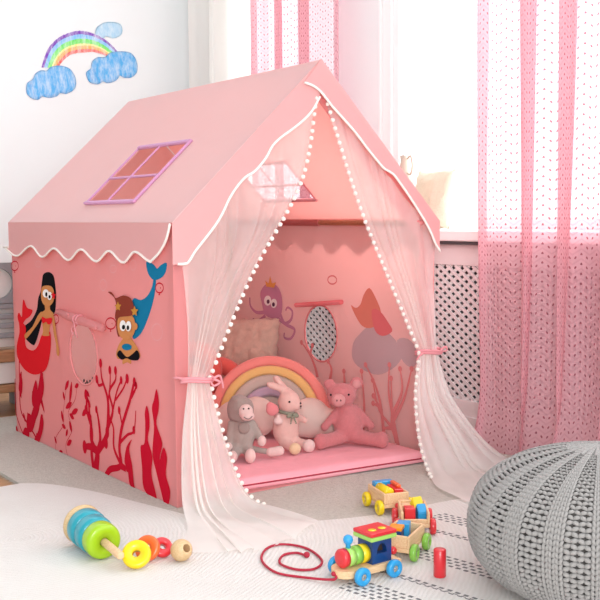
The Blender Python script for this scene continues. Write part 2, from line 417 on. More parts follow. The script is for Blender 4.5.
# outlines traced on the cloth and wall planes, in metres
D = {
    'hair': [(1.061, 0.649), (1.045, 0.673), (0.99, 0.683), (0.943, 0.67), (0.928, 0.63), (0.925, 0.59), (0.94, 0.534), (0.989, 0.515), (1.058, 0.504), (1.104, 0.448), (1.15, 0.396), (1.18, 0.384), (1.253, 0.4), (1.281, 0.421), (1.273, 0.449), (1.187, 0.483), (1.126, 0.53), (1.108, 0.574), (1.078, 0.607)],
    'mface': [(1.064, 0.613), (1.035, 0.628), (0.967, 0.631), (0.937, 0.615), (0.939, 0.579), (0.973, 0.557), (1.008, 0.549), (1.046, 0.557), (1.066, 0.576)],
    'meye1': [(1.015, 0.6), (1.014, 0.616), (0.983, 0.602)],
    'meye2': [(0.975, 0.593), (0.974, 0.609), (0.951, 0.595)],
    'mpup1': [(1.007, 0.597), (1.007, 0.606), (0.996, 0.598)],
    'mpup2': [(0.973, 0.59), (0.972, 0.597), (0.962, 0.591)],
    'mflower': [(0.933, 0.597), (0.932, 0.613), (0.907, 0.598)],
    'mtorso': [(1.035, 0.552), (0.986, 0.556), (0.982, 0.539), (0.946, 0.525), (0.974, 0.5), (1.001, 0.452), (0.997, 0.439), (1.071, 0.432), (1.062, 0.452), (1.072, 0.493), (1.082, 0.518), (1.036, 0.535)],
    'marm1': [(1.07, 0.526), (1.063, 0.509), (1.146, 0.455), (1.24, 0.405), (1.264, 0.41), (1.251, 0.424), (1.174, 0.458), (1.114, 0.505)],
    'marm2': [(0.962, 0.522), (0.941, 0.513), (0.926, 0.464), (0.911, 0.42), (0.898, 0.386), (0.909, 0.369), (0.927, 0.377), (0.93, 0.413), (0.953, 0.456)],
    'mbra': [(1.063, 0.506), (1.022, 0.503), (0.963, 0.51), (0.969, 0.489), (1.002, 0.482), (1.023, 0.49), (1.059, 0.481)],
    'mtail': [(1.071, 0.438), (0.993, 0.453), (0.989, 0.396), (1.021, 0.326), (1.074, 0.288), (1.181, 0.265), (1.287, 0.276), (1.357, 0.317), (1.36, 0.364), (1.324, 0.423), (1.326, 0.472), (1.284, 0.465), (1.249, 0.446), (1.263, 0.39), (1.241, 0.365), (1.173, 0.363), (1.122, 0.388)],
    'mfin': [(1.327, 0.459), (1.343, 0.487), (1.323, 0.503), (1.294, 0.488), (1.284, 0.53), (1.267, 0.561), (1.23, 0.53), (1.172, 0.524), (1.198, 0.499), (1.252, 0.48), (1.29, 0.458)],
    'btail': [(0.279, 0.621), (0.22, 0.625), (0.175, 0.64), (0.14, 0.67), (0.127, 0.698), (0.112, 0.697), (0.119, 0.659), (0.142, 0.611), (0.182, 0.556), (0.224, 0.516), (0.273, 0.495), (0.283, 0.515)],
    'bfluke': [(0.171, 0.751), (0.124, 0.742), (0.102, 0.73), (0.077, 0.742), (0.038, 0.75), (0.046, 0.722), (0.072, 0.704), (0.112, 0.694), (0.132, 0.695), (0.159, 0.709), (0.172, 0.729)],
    'bhat': [(0.452, 0.637), (0.428, 0.639), (0.408, 0.63), (0.391, 0.621), (0.337, 0.633), (0.278, 0.626), (0.258, 0.59), (0.281, 0.571), (0.359, 0.561), (0.402, 0.551), (0.392, 0.597), (0.406, 0.622)],
    'bhatdark': [(0.402, 0.551), (0.394, 0.562), (0.375, 0.559), (0.38, 0.531), (0.374, 0.494), (0.393, 0.501)],
    'bface': [(0.378, 0.557), (0.322, 0.568), (0.274, 0.57), (0.257, 0.55), (0.262, 0.517), (0.297, 0.493), (0.333, 0.487), (0.37, 0.495), (0.388, 0.522)],
    'bear1': [(0.254, 0.538), (0.253, 0.55), (0.237, 0.539)],
    'beye1': [(0.34, 0.533), (0.339, 0.551), (0.316, 0.535)],
    'beye2': [(0.297, 0.535), (0.296, 0.552), (0.277, 0.537)],
    'bpup1': [(0.333, 0.529), (0.332, 0.537), (0.321, 0.53)],
    'bpup2': [(0.299, 0.53), (0.299, 0.538), (0.29, 0.531)],
    'bstar1': [(0.377, 0.594), (0.376, 0.611), (0.35, 0.596)],
    'bstar2': [(0.253, 0.587), (0.252, 0.605), (0.225, 0.589)],
    'btorso': [(0.344, 0.491), (0.297, 0.496), (0.27, 0.485), (0.242, 0.466), (0.226, 0.444), (0.255, 0.428), (0.291, 0.432), (0.295, 0.411), (0.325, 0.413), (0.359, 0.403), (0.362, 0.421), (0.395, 0.416), (0.408, 0.432), (0.391, 0.459), (0.371, 0.477)],
    'bpants': [(0.4, 0.43), (0.376, 0.448), (0.346, 0.436), (0.319, 0.431), (0.281, 0.446), (0.25, 0.461), (0.231, 0.447), (0.244, 0.429), (0.295, 0.424), (0.328, 0.426), (0.366, 0.417)],
    'bshell': [(0.323, 0.464), (0.322, 0.475), (0.286, 0.467)],
    'fish0': [(1.36, 0.693), (1.358, 0.712), (1.317, 0.695)],
    'fish1': [(0.448, 0.531), (0.447, 0.55), (0.408, 0.534)],
    'fish2': [(0.09, 0.671), (0.089, 0.686), (0.064, 0.672)],
    'fish3': [(0.934, 0.507), (0.932, 0.524), (0.905, 0.509)],
    'bub0': [(0.112, 0.532), (0.111, 0.558), (0.075, 0.535)],
    'bub1': [(0.268, 0.735), (0.267, 0.751), (0.247, 0.736)],
    'bub2': [(0.501, 0.659), (0.5, 0.678), (0.475, 0.66)],
    'bub3': [(0.419, 0.717), (0.418, 0.73), (0.395, 0.718)],
    'bub4': [(1.098, 0.71), (1.097, 0.722), (1.07, 0.711)],
    's_a1': [(0.598, -0.022), (0.594, 0.008), (0.584, 0.063), (0.643, 0.071), (0.69, 0.062)],
    's_a2': [(0.584, 0.063), (0.63, 0.098), (0.633, 0.165), (0.664, 0.194), (0.67, 0.202)],
    's_a3': [(0.641, 0.183), (0.648, 0.23), (0.667, 0.256)],
    's_a4': [(0.584, 0.063), (0.555, 0.111), (0.564, 0.176), (0.58, 0.216)],
    's_a5': [(0.575, 0.069), (0.505, 0.13), (0.484, 0.208), (0.487, 0.272), (0.529, 0.332), (0.536, 0.378)],
    's_a6': [(0.486, 0.245), (0.463, 0.322), (0.461, 0.368)],
    's_a7': [(0.493, 0.16), (0.446, 0.232), (0.471, 0.293), (0.42, 0.341), (0.416, 0.374)],
    's_a8': [(0.446, 0.232), (0.412, 0.301), (0.379, 0.342)],
    's_a9': [(0.423, 0.272), (0.359, 0.322), (0.332, 0.357)],
    's_a10': [(0.517, 0.315), (0.557, 0.305), (0.565, 0.322)],
    's_b1': [(0.519, -0.015), (0.478, 0.022), (0.393, 0.053), (0.4, 0.112), (0.376, 0.189), (0.311, 0.289), (0.279, 0.351)],
    's_b2': [(0.375, 0.198), (0.394, 0.24)],
    's_b3': [(0.301, 0.299), (0.27, 0.33), (0.265, 0.344)],
    's_b4': [(0.395, 0.131), (0.336, 0.168), (0.286, 0.191), (0.269, 0.26)],
    's_b5': [(0.386, 0.055), (0.442, 0.104), (0.443, 0.173), (0.475, 0.205)],
    's_b6': [(0.393, 0.053), (0.352, 0.05)],
    's_d1': [(1.09, 0.284), (1.098, 0.238), (1.118, 0.191), (1.15, 0.116), (1.239, 0.035)],
    's_d2': [(1.34, 0.336), (1.344, 0.221), (1.339, 0.096), (1.244, 0.044), (1.177, 0.01), (1.114, -0.045)],
    's_d3': [(1.397, 0.22), (1.399, 0.087), (1.359, 0.03), (1.291, -0.021)],
    's_e1': [(0.836, -0.025), (0.868, 0.036), (0.805, 0.104), (0.836, 0.165), (0.77, 0.222), (0.748, 0.276)],
    's_e2': [(0.969, -0.002), (0.965, 0.047), (0.887, 0.109), (0.884, 0.157), (0.864, 0.217), (0.841, 0.272)],
    's_f1': [(0.601, -0.037), (0.629, 0.044), (0.624, 0.135), (0.663, 0.201), (0.655, 0.27)],
    'blobs': [(0.69, 0.062), (0.67, 0.202), (0.667, 0.256), (0.58, 0.216), (0.535, 0.385), (0.461, 0.37), (0.416, 0.374), (0.374, 0.347), (0.328, 0.358), (0.57, 0.325), (0.493, 0.15), (0.506, 0.111), (0.275, 0.354), (0.394, 0.242), (0.263, 0.344), (0.286, 0.193), (0.632, 0.179), (0.475, 0.207), (0.342, 0.055)],
    'blob_r': [0.01248, 0.00858, 0.01014, 0.00702, 0.00858, 0.0078, 0.0078, 0.00702, 0.00858, 0.0078, 0.01014, 0.01092, 0.0078, 0.00702, 0.00624, 0.00702, 0.00624, 0.00546, 0.00702],
    'leaf_c': [(1.171, 0.203), (1.192, 0.17), (1.094, 0.219), (1.103, 0.168), (1.237, 0.061), (1.255, 0.078), (1.328, 0.239), (1.164, 0.002), (1.119, 0.06), (1.059, -0.019), (1.29, 0), (1.391, 0.003), (0.841, 0.268), (0.873, 0.221), (0.807, 0.244), (0.827, 0.194), (0.772, 0.179), (0.801, 0.156), (0.893, 0.142), (0.88, 0.105), (0.816, 0.116), (0.853, 0.086), (0.966, 0.037), (0.831, 0.052), (0.919, -0.003), (0.836, -0.02), (0.748, 0.278), (0.649, 0.262), (0.644, 0.231), (0.686, 0.188), (1.298, 0.072), (1.334, 0.165)],
    'leaf_t': [(1.16, 0.24), (1.181, 0.141), (1.086, 0.255), (1.075, 0.127), (1.197, 0.108), (1.248, 0.054), (1.317, 0.261), (1.167, 0.032), (1.094, 0.119), (1.098, -0.012), (1.25, 0.038), (1.401, 0.023), (0.862, 0.246), (0.881, 0.239), (0.822, 0.195), (0.859, 0.178), (0.805, 0.165), (0.824, 0.162), (0.884, 0.119), (0.9, 0.109), (0.805, 0.094), (0.864, 0.07), (0.978, 0.05), (0.856, 0.038), (0.942, -0.012), (0.846, -0.032), (0.767, 0.27), (0.663, 0.273), (0.63, 0.215), (0.663, 0.203), (1.308, 0.091), (1.341, 0.185)],
    'w1': [(0.19, 0.289), (0.174, 0.266), (0.172, 0.223), (0.185, 0.178), (0.156, 0.131), (0.164, 0.069), (0.13, -0.001), (0.152, -0.012), (0.222, 0.013), (0.231, 0.082), (0.239, 0.146), (0.21, 0.164), (0.202, 0.227), (0.204, 0.261)],
    'w2': [(0.12, 0.352), (0.105, 0.319), (0.108, 0.285), (0.124, 0.24), (0.087, 0.187), (0.105, 0.133), (0.08, 0.087), (0.05, 0.013), (0.071, -0.009), (0.083, -0.004), (0.127, 0.077), (0.155, 0.14), (0.141, 0.228), (0.153, 0.286), (0.139, 0.314)],
    'w3': [(0.08, 0.173), (0.057, 0.146), (0.066, 0.09), (0.04, 0.045), (0.05, 0.004), (0.066, -0.004), (0.082, 0.044), (0.106, 0.115)],
    'w4': [(0.301, 0.159), (0.322, 0.122), (0.301, 0.067), (0.29, 0.007), (0.262, -0.018), (0.277, -0.017), (0.324, 0.004), (0.338, 0.051), (0.361, 0.073), (0.342, 0.127)],
    'L1': [(1.094, 0.293), (1.069, 0.242), (1.086, 0.19), (1.145, 0.116), (1.206, 0.033), (1.256, 0.029), (1.211, 0.106), (1.156, 0.175), (1.125, 0.235)],
    'L2': [(1.156, 0.246), (1.138, 0.208), (1.152, 0.161), (1.195, 0.134), (1.203, 0.179)],
    'L3': [(1.257, 0.094), (1.207, 0.091), (1.19, 0.058), (1.228, 0.026), (1.272, 0.039)],
    'L4': [(1.107, 0.117), (1.083, 0.086), (1.108, 0.032), (1.158, -0.019), (1.196, -0.022), (1.183, 0.009), (1.142, 0.046)],
    'L5': [(1.324, 0.25), (1.304, 0.216), (1.319, 0.167), (1.353, 0.184)],
    'L6': [(1.296, 0.03), (1.245, 0.029), (1.253, -0.006), (1.301, -0.031), (1.325, -0.011)],
    'L7': [(1.058, -0.005), (1.013, -0.018), (1.061, -0.037), (1.091, -0.025)],
    'octo_head': [(1.126, 0.491), (1.14, 0.541), (1.103, 0.579), (1.054, 0.593), (0.997, 0.577), (0.967, 0.537), (0.966, 0.474), (0.994, 0.436), (1.062, 0.435), (1.105, 0.449)],
    'octo_eye1': [(1.079, 0.511), (1.078, 0.534), (1.05, 0.513)],
    'octo_eye2': [(1.028, 0.502), (1.027, 0.523), (1.003, 0.504)],
    'octo_pup1': [(1.073, 0.507), (1.073, 0.517), (1.061, 0.508)],
    'octo_pup2': [(1.03, 0.497), (1.03, 0.507), (1.018, 0.498)],
    'octo_crown': [(1.085, 0.574), (1.093, 0.601), (1.067, 0.589), (1.054, 0.624), (1.039, 0.591), (1.006, 0.598), (1.022, 0.572)],
    't1': [(1.11, 0.456), (1.179, 0.451), (1.227, 0.477), (1.232, 0.516)],
    't2': [(0.983, 0.458), (0.949, 0.419), (0.9, 0.439), (0.89, 0.476), (0.924, 0.491), (0.941, 0.475)],
    't3': [(0.999, 0.436), (0.93, 0.413), (0.872, 0.397), (0.901, 0.356), (0.95, 0.355), (0.95, 0.377)],
    't4': [(1.1, 0.442), (1.153, 0.416), (1.206, 0.419)],
    'gblob': [(0.474, 0.343), (0.458, 0.389), (0.407, 0.432), (0.358, 0.458), (0.3, 0.454), (0.234, 0.432), (0.188, 0.397), (0.17, 0.357), (0.216, 0.309), (0.31, 0.27), (0.408, 0.28), (0.462, 0.305)],
    'gfin': [(0.198, 0.415), (0.135, 0.427), (0.073, 0.385), (0.082, 0.343), (0.125, 0.322), (0.174, 0.35)],
    'mhair': [(0.478, 0.531), (0.447, 0.522), (0.417, 0.539), (0.397, 0.578), (0.362, 0.607), (0.323, 0.57), (0.291, 0.517), (0.3, 0.473), (0.358, 0.449), (0.407, 0.454), (0.445, 0.486)],
    'mbody': [(0.348, 0.519), (0.3, 0.522), (0.244, 0.477), (0.225, 0.448), (0.281, 0.425), (0.329, 0.445)],
    'ifish': [(0.603, 0.627), (0.603, 0.644), (0.573, 0.628)],
    'ic0': [(0.705, 0.21), (0.716, 0.243), (0.756, 0.299), (0.818, 0.347)],
    'ic1': [(0.756, 0.299), (0.738, 0.342)],
    'ic2': [(0.616, 0.208), (0.605, 0.256), (0.627, 0.287)],
    'ic3': [(0.264, -0.002), (0.287, 0.146), (0.324, 0.232), (0.381, 0.301)],
    'ic4': [(0.185, 0.013), (0.219, 0.127), (0.241, 0.213), (0.237, 0.318)],
    'ic5': [(0.219, 0.097), (0.153, 0.196), (0.11, 0.318)],
    'ic6': [(0.219, 0.127), (0.164, 0.224), (0.175, 0.31)],
    'ic7': [(0.287, 0.146), (0.334, 0.154)],
    'ic8': [(0.194, 0.022), (0.221, 0.075), (0.297, 0.134), (0.336, 0.245)],
    'ic9': [(0.221, 0.075), (0.221, 0.139), (0.226, 0.267)],
    'ic10': [(0.221, 0.075), (0.269, 0.066)],
    'ic11': [(0.28, 0.13), (0.331, 0.184)],
    'ic12': [(0.399, 0.022), (0.387, 0.135), (0.404, 0.273)],
    'ic13': [(0.511, 0.2), (0.517, 0.259)],
    'valL_in': [(0.002, 0.748), (0.022, 0.748), (0.039, 0.753), (0.061, 0.783), (0.085, 0.809), (0.132, 0.86), (0.161, 0.9), (0.183, 0.94), (0.213, 0.98), (0.246, 1.011), (0.276, 1.027), (0.302, 1.05), (0.325, 1.076), (0.348, 1.111), (0.383, 1.14), (0.426, 1.167), (0.47, 1.198), (0.506, 1.232), (0.535, 1.276)],
    'valR_in': [(0.471, 1.316), (0.503, 1.309), (0.531, 1.295), (0.555, 1.274), (0.584, 1.246), (0.629, 1.209), (0.68, 1.166), (0.736, 1.111), (0.798, 1.055), (0.83, 1.039), (0.857, 1.022), (0.922, 0.954), (0.983, 0.883), (1.008, 0.851), (1.027, 0.822), (1.047, 0.786), (1.066, 0.764)],
    'valout': [(0.001, 0.874), (0.543, 1.395), (1.066, 0.897)],
    'valLeft': [(1.359, 0.754), (1.302, 0.74), (1.221, 0.762), (1.132, 0.779), (1.081, 0.757), (1.02, 0.74), (0.948, 0.761), (0.898, 0.773), (0.832, 0.756), (0.777, 0.736), (0.712, 0.759), (0.65, 0.775), (0.582, 0.756), (0.525, 0.74), (0.459, 0.763), (0.419, 0.777), (0.366, 0.759), (0.314, 0.744), (0.262, 0.762), (0.226, 0.779), (0.171, 0.764), (0.117, 0.753), (0.063, 0.78), (0.016, 0.82), (-0.011, 0.868)],
    'valExt': [(1.466, 0.769), (1.302, 0.736), (1.132, 0.779), (1.02, 0.74), (0.898, 0.775), (0.768, 0.736), (0.65, 0.777), (0.525, 0.739), (0.419, 0.777), (0.314, 0.742), (0.226, 0.779), (0.117, 0.752)],
    'rb_out': [(0.6, 1.689), (0.615, 1.736), (0.644, 1.798), (0.702, 1.856), (0.767, 1.889), (0.825, 1.904), (0.898, 1.898), (0.971, 1.871), (1.016, 1.839), (1.053, 1.804)],
    'rb_in': [(0.694, 1.694), (0.705, 1.713), (0.727, 1.739), (0.764, 1.769), (0.807, 1.783), (0.851, 1.79), (0.895, 1.797), (0.94, 1.791), (0.969, 1.784), (0.987, 1.777)],
    'cl1': [(0.515, 1.552), (0.519, 1.598), (0.549, 1.622), (0.567, 1.654), (0.599, 1.673), (0.627, 1.673), (0.656, 1.696), (0.705, 1.706), (0.755, 1.695), (0.783, 1.664), (0.792, 1.631), (0.788, 1.597), (0.766, 1.575), (0.732, 1.56), (0.701, 1.562), (0.679, 1.543), (0.637, 1.533), (0.602, 1.537), (0.574, 1.519), (0.54, 1.525)],
    'cl2': [(0.859, 1.656), (0.856, 1.683), (0.881, 1.705), (0.891, 1.742), (0.924, 1.769), (0.966, 1.773), (1, 1.8), (1.06, 1.813), (1.122, 1.811), (1.152, 1.782), (1.164, 1.745), (1.158, 1.706), (1.127, 1.678), (1.08, 1.672), (1.057, 1.682), (1.029, 1.652), (0.981, 1.635), (0.954, 1.642), (0.921, 1.625), (0.879, 1.63)],
    'cl3': [(0.915, 1.89), (0.921, 1.925), (0.943, 1.947), (0.981, 1.965), (1.034, 1.97), (1.067, 1.96), (1.075, 1.927), (1.059, 1.9), (1.017, 1.884), (0.979, 1.89), (0.949, 1.873)],
}
# ------------------------------------------------------------------ setting
WX = 1.50          # window wall
BY = 2.55          # wall with the decal
k = NT('oak_floor'); sp = k.n('ShaderNodeSeparateXYZ'); k.t.links.new(k.obj(), sp.inputs[0])
pl = k.math('FLOOR', k.math('DIVIDE', sp.outputs[1], .12))
mp = k.n('ShaderNodeMapping'); mp.inputs['Scale'].default_value = (1.5, 14, 1); k.t.links.new(k.obj(), mp.inputs[0])
g = k.noise(5, 4, .6, mp.outputs[0])
seam = k.math('LESS_THAN', k.math('FRACT', k.math('DIVIDE', sp.outputs[1], .12)), .03)
wn = k.n('ShaderNodeTexWhiteNoise', noise_dimensions='1D'); k.put(wn.inputs['W'], pl)
col = k.mix(k.math('ADD', k.math('MULTIPLY', g, .6), k.math('MULTIPLY', wn.outputs['Value'], .3)), lin('#c49a72'), lin('#9a7048'))
M['floor'] = k.done(k.princ(k.mix(seam, col, lin('#5a3f28')), .45))
struct(boxobj('floor', (-2.6, -4.6, -.06, 1.8, 2.7, -.012), M['floor']))

def wall_plane(name, loops, to3d, m, thick, parent=None):
    o = panel(name, loops, to3d, m, parent, thick); return struct(o)
rect = lambda a, b, c, d: [(a, c), (b, c), (b, d), (a, d)]
OP = [(-1.35, .66), (1.16, 2.0)]
wall_plane('wall_right', [rect(-4.6, BY+.1, -.06, 3.7)]+[rect(a, b, .80, 2.45) for a, b in OP], lambda a, b: (WX+.15, a, b), M['wall'], .3)
struct(boxobj('wall_back', (-2.6, BY, -.06, WX, BY+.1, 3.7), M['wall']))
for n_, (a, b) in enumerate(OP, 1):
    bm = bmesh.new(); f = .045
    box(bm, WX+.17, a, .83, WX+.23, a+f, 2.45); box(bm, WX+.17, b-f, .83, WX+.23, b, 2.45)
    box(bm, WX+.17, a+f, 2.45-f, WX+.23, b-f, 2.45); box(bm, WX+.17, a+f, .83, WX+.23, b-f, .83+f)
    if n_ == 1: box(bm, WX+.18, -.36, .83+f, WX+.22, -.31, 2.45-f)
    w_ = struct(obj('window_%d' % n_, bm, M['woodwork']))
    k = NT('window_glass'); gl = k.n('ShaderNodeBsdfGlossy'); gl.inputs['Roughness'].default_value = .02
    fr = k.n('ShaderNodeLayerWeight'); fr.inputs[0].default_value = .35
    gm = k.done(k.mixs(k.math('MULTIPLY', fr.outputs[0], .35), k.clear(), gl.outputs[0]))
    struct(boxobj('pane', (WX+.197, a+f, .83+f, WX+.203, b-f, 2.45-f), gm, w_))
# stepped casing beside the window
bm = bmesh.new()
box(bm, WX-.025, .665, .835, WX-.001, .705, 2.55, .004); box(bm, WX-.035, .705, .835, WX-.001, .725, 2.55, .004)
box(bm, WX-.018, .725, .835, WX-.001, .785, 2.55, .003); box(bm, WX-.03, .785, .835, WX-.001, .80, 2.55, .003)
struct(obj('trim_1', bm, M['woodwork']))
# sill board across both windows
s_ = struct(boxobj('trim_2', (1.40, -1.5, .785, WX+.165, 2.1, .829), M['woodwork'], None, .006))
struct(boxobj('sill_seal', (1.412, -1.5, .772, WX-.002, 2.1, .785), M['slot'], s_))  # dark strip painted in for the shadow gap below the sill
# lattice radiator cover below the sill
rc = thing('radiator_cover', 'white wooden radiator cover with diamond lattice below the window sill', 'radiator cover', (WX-.05, .2, -.012))
bm = bmesh.new(); Y0, Y1 = -1.45, 1.95
def rb(*d): box(bm, d[0]-(WX-.05), d[1]-.2, d[2]+.012, d[3]-(WX-.05), d[4]-.2, d[5]+.012, .003)
rb(WX-.035, Y0, .685, WX-.002, Y1, .77); rb(WX-.035, Y0, -.012, WX-.002, Y1, .135)
rb(WX-.035, Y0, .135, WX-.002, Y0+.07, .685); rb(WX-.035, Y1-.07, .135, WX-.002, Y1, .685)
rb(WX-.042, Y0, -.012, WX-.035, Y1, .07)
obj('frame', bm, M['woodwork'], rc)
bm = bmesh.new(); zl, zh, dy, sw = .135, .685, .050, .0110
slope = .036/.050
for sgn, xx in ((1, WX-.024), (-1, WX-.018)):
    y = Y0-1.0
    while y < Y1+1.0:
        # slat from (y, zl) to (y + sgn*(zh-zl)/slope, zh), clipped to the opening
        ya, za, yb, zb = y, zl, y+sgn*(zh-zl)/slope, zh
        lo, hi = Y0+.06, Y1-.06
        def clip(ya, za, yb, zb):
            pts = []
            for t0, t1 in ((0, 1),):
                ts = [0.0, 1.0]
                for lim in (lo, hi):
                    t = (lim-ya)/(yb-ya)
                    if 0 < t < 1: ts.append(t)
                ts.sort()
                for a_, b_ in zip(ts, ts[1:]):
                    mid = ya+(yb-ya)*(a_+b_)/2
                    if lo < mid < hi: return a_, b_
            return None
        c_ = clip(ya, za, yb, zb)
        if c_:
            A = Vector((0, ya+(yb-ya)*c_[0], za+(zb-za)*c_[0])); B = Vector((0, ya+(yb-ya)*c_[1], za+(zb-za)*c_[1]))
            d_ = (B-A).normalized(); nn = Vector((0, -d_.z, d_.y))*sw*.62
            o_ = Vector((xx-(WX-.05), -.2, .012)); hx = Vector((.003, 0, 0))
            vs = [bm.verts.new(o_+q) for q in (A-nn-hx, B-nn-hx, B+nn-hx, A+nn-hx, A-nn+hx, B-nn+hx, B+nn+hx, A+nn+hx)]
            for ids in ((0, 1, 2, 3), (7, 6, 5, 4), (0, 4, 5, 1), (1, 5, 6, 2), (2, 6, 7, 3), (3, 7, 4, 0)):
                bm.faces.new([vs[i] for i in ids])
        y += dy
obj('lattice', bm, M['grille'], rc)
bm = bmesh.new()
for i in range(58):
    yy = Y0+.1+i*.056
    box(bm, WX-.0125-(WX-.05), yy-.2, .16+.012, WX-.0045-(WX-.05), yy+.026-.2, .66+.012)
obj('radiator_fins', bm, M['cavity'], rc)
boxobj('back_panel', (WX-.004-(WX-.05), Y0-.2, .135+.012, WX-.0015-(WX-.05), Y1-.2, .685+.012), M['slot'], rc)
struct(boxobj('baseboard_back', (-2.6, BY-.015, -.012, WX-.04, BY-.0005, .09), M['woodwork'], None, .003))

# ------------------------------------------------------------------ rugs
edge = [(-.288, 1.2), (-.288, .57), (-.21, .50), (-.12, .30), (-.04, .02), (.04, -.22), (.22, -.34), (.45, -.42), (.72, -.44), (1.0, -.50), (1.44, -.60)]
back_edge = [tuple(v[:2]) for v in catmull([(a, b, 0) for a, b in edge[1:]], 5)]
def slab(name, poly, z0, z1, m):
    bm = bmesh.new(); fill(bm, [poly], lambda a, b: (a, b, z0))
    r = bmesh.ops.extrude_face_region(bm, geom=bm.faces[:])
    bmesh.ops.translate(bm, verts=[v for v in r['geom'] if isinstance(v, bmesh.types.BMVert)], vec=(0, 0, z1-z0))
    bmesh.ops.recalc_face_normals(bm, faces=bm.faces[:])
    return obj(name, bm, m)
k = NT('taupe_carpet'); v = k.obj()
n1, n2 = k.noise(7, 4, .6, v), k.noise(150, 3, .7, v)
n3 = k.ramp(k.noise(70, 5, .8, v), [(.44, (0, 0, 0, 1)), (.62, (1, 1, 1, 1))])
col = k.mix(k.math('MULTIPLY', n3, .35), k.mix(n1, lin('#e2ded3'), lin('#cdc7bb')), lin('#958e82')); col = k.mix(k.math('MULTIPLY', n2, .55), col, lin('#a89e95'))
M['carpet'] = k.done(k.princ(col, .95, k.bump(n2, .8, .01), .2, spec=.1))
rg = slab('carpet', [(-.288, 1.72), (1.44, 1.72)]+back_edge[::-1], -.0115, -.001, M['carpet'])
tag(rg, 'taupe short pile carpet lying under and around the pink tent', 'carpet')
fr = bmesh.new()
for i in range(420):
    t = random.random(); y = .57+t*1.14
    p = Vector((-.286, y, -.006+random.random()*.004)); d = Vector((-.012-random.random()*.012, random.uniform(-.008, .008), -.004))
    w_ = Vector((0, .0016, 0)); vs = [fr.verts.new(q) for q in (p-w_, p+w_, p+d)]; fr.faces.new(vs)
fo = obj('fringe', fr, M['carpet'], rg); fo['kind'] = 'stuff'
k = NT('white_rug'); v = k.obj(); sp = k.n('ShaderNodeSeparateXYZ'); k.t.links.new(v, sp.inputs[0]); X, Y = sp.outputs[0], sp.outputs[1]
u = k.math('ADD', X, k.math('MULTIPLY', k.math('ADD', Y, .8), .18))
along = k.math('SUBTRACT', Y, k.math('MULTIPLY', X, .18))
wob = k.math('MULTIPLY', k.math('SUBTRACT', k.noise(40, 2, .5, v), .5), .006)
u = k.math('ADD', u, wob)
def rows(center, offs, half=.0048):
    m_ = None
    for o_ in offs:
        q = k.math('LESS_THAN', k.math('ABSOLUTE', k.math('SUBTRACT', u, center+o_)), half)
        m_ = q if m_ is None else k.math('MAXIMUM', m_, q)
    return m_
bands = None
for c_, offs, lim in ((.93, (-.024, -.008, .008, .024), -.55), (.79, (-.006, .006), -.5), (.63, (-.027, -.009, .009, .027), -.50), (.507, (-.0065, .0065), -.57), (.322, (-.027, -.009, .009, .027), -.62), (.150, (-.0065, .0065), -.70), (.025, (-.036, -.018, 0, .018, .036), -.79)):
    q = k.math('MULTIPLY', rows(c_, offs), k.math('LESS_THAN', along, lim-.18*(c_+.1)))
    bands = q if bands is None else k.math('MAXIMUM', bands, q)
row_id = k.math('FLOOR', k.math('DIVIDE', u, .018))
ph = k.math('MULTIPLY', k.math('FRACT', k.math('MULTIPLY', row_id, .37)), 1)
dash = k.math('LESS_THAN', k.math('FRACT', k.math('ADD', k.math('DIVIDE', along, .024), ph)), .58)
msk = k.math('MULTIPLY', k.math('MULTIPLY', bands, dash), .85)
wv = k.n('ShaderNodeTexWave', wave_type='RINGS', rings_direction='Z'); wv.inputs['Scale'].default_value = 26; wv.inputs['Distortion'].default_value = 5
wv.inputs['Detail'].default_value = 2; wv.inputs['Detail Scale'].default_value = .7
mp = k.n('ShaderNodeMapping'); mp.inputs['Location'].default_value = (.5, .0, 0); k.t.links.new(v, mp.inputs[0]); k.t.links.new(mp.outputs[0], wv.inputs[0])
base = k.mix(k.noise(5, 3, .5, v), lin('#eae6e2'), lin('#e0dad4'))
base = k.mix(k.math('MULTIPLY', wv.outputs['Fac'], .22), base, lin('#cfc7bd'))
h = k.math('ADD', k.math('MULTIPLY', wv.outputs['Fac'], .6), k.noise(500, 2, .6, v))
M['rug'] = k.done(k.princ(k.mix(msk, base, lin('#35333a')), .95, k.bump(h, .5, .006), .2, spec=.1))
rg = slab('woven_rug', back_edge+[(1.44, -3.4), (-2.2, -3.4), (-2.2, .44), (-1.2, .50), (-.7, .53), (-.5, .56)], -.0115, 0, M['rug'])
tag(rg, 'off-white woven rug with rows of black dashes in the foreground', 'rug')

# ------------------------------------------------------------------ tent
tent = thing('play_tent', 'pink fabric playhouse tent with mermaid print and scalloped roof', 'play tent', (W/2, L/2, 0))
TO = Vector((W/2, L/2, 0))
def tp(o):
    """re-express a part built in room coordinates under the tent"""
    o.parent = tent; o.location = -TO; return o
SIDE = lambda x: (lambda y, z: (x, y, z))
FRONT = lambda y: (lambda x, z: (x, y, z))
lov = [(.684+.122*math.cos(2*PI*i/28), .403+.113*math.sin(2*PI*i/28)) for i in range(28)]
rov = [(.685+.114*math.cos(2*PI*i/28), .398+.119*math.sin(2*PI*i/28)) for i in range(28)]
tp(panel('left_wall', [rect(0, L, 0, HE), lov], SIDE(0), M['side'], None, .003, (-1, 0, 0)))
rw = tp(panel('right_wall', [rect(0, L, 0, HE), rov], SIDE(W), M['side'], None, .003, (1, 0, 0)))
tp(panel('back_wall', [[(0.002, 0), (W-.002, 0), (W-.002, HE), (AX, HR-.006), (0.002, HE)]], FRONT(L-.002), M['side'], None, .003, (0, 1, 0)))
tp(panel('front_frame', [[(0.002, 0), (.045, 0), (.05, .80), (AX, 1.27), (W-.07, .80), (W-.06, 0), (W-.002, 0), (W-.002, HE), (AX, HR-.006), (0.002, HE)]], FRONT(.002), M['side'], None, .003, (0, -1, 0)))
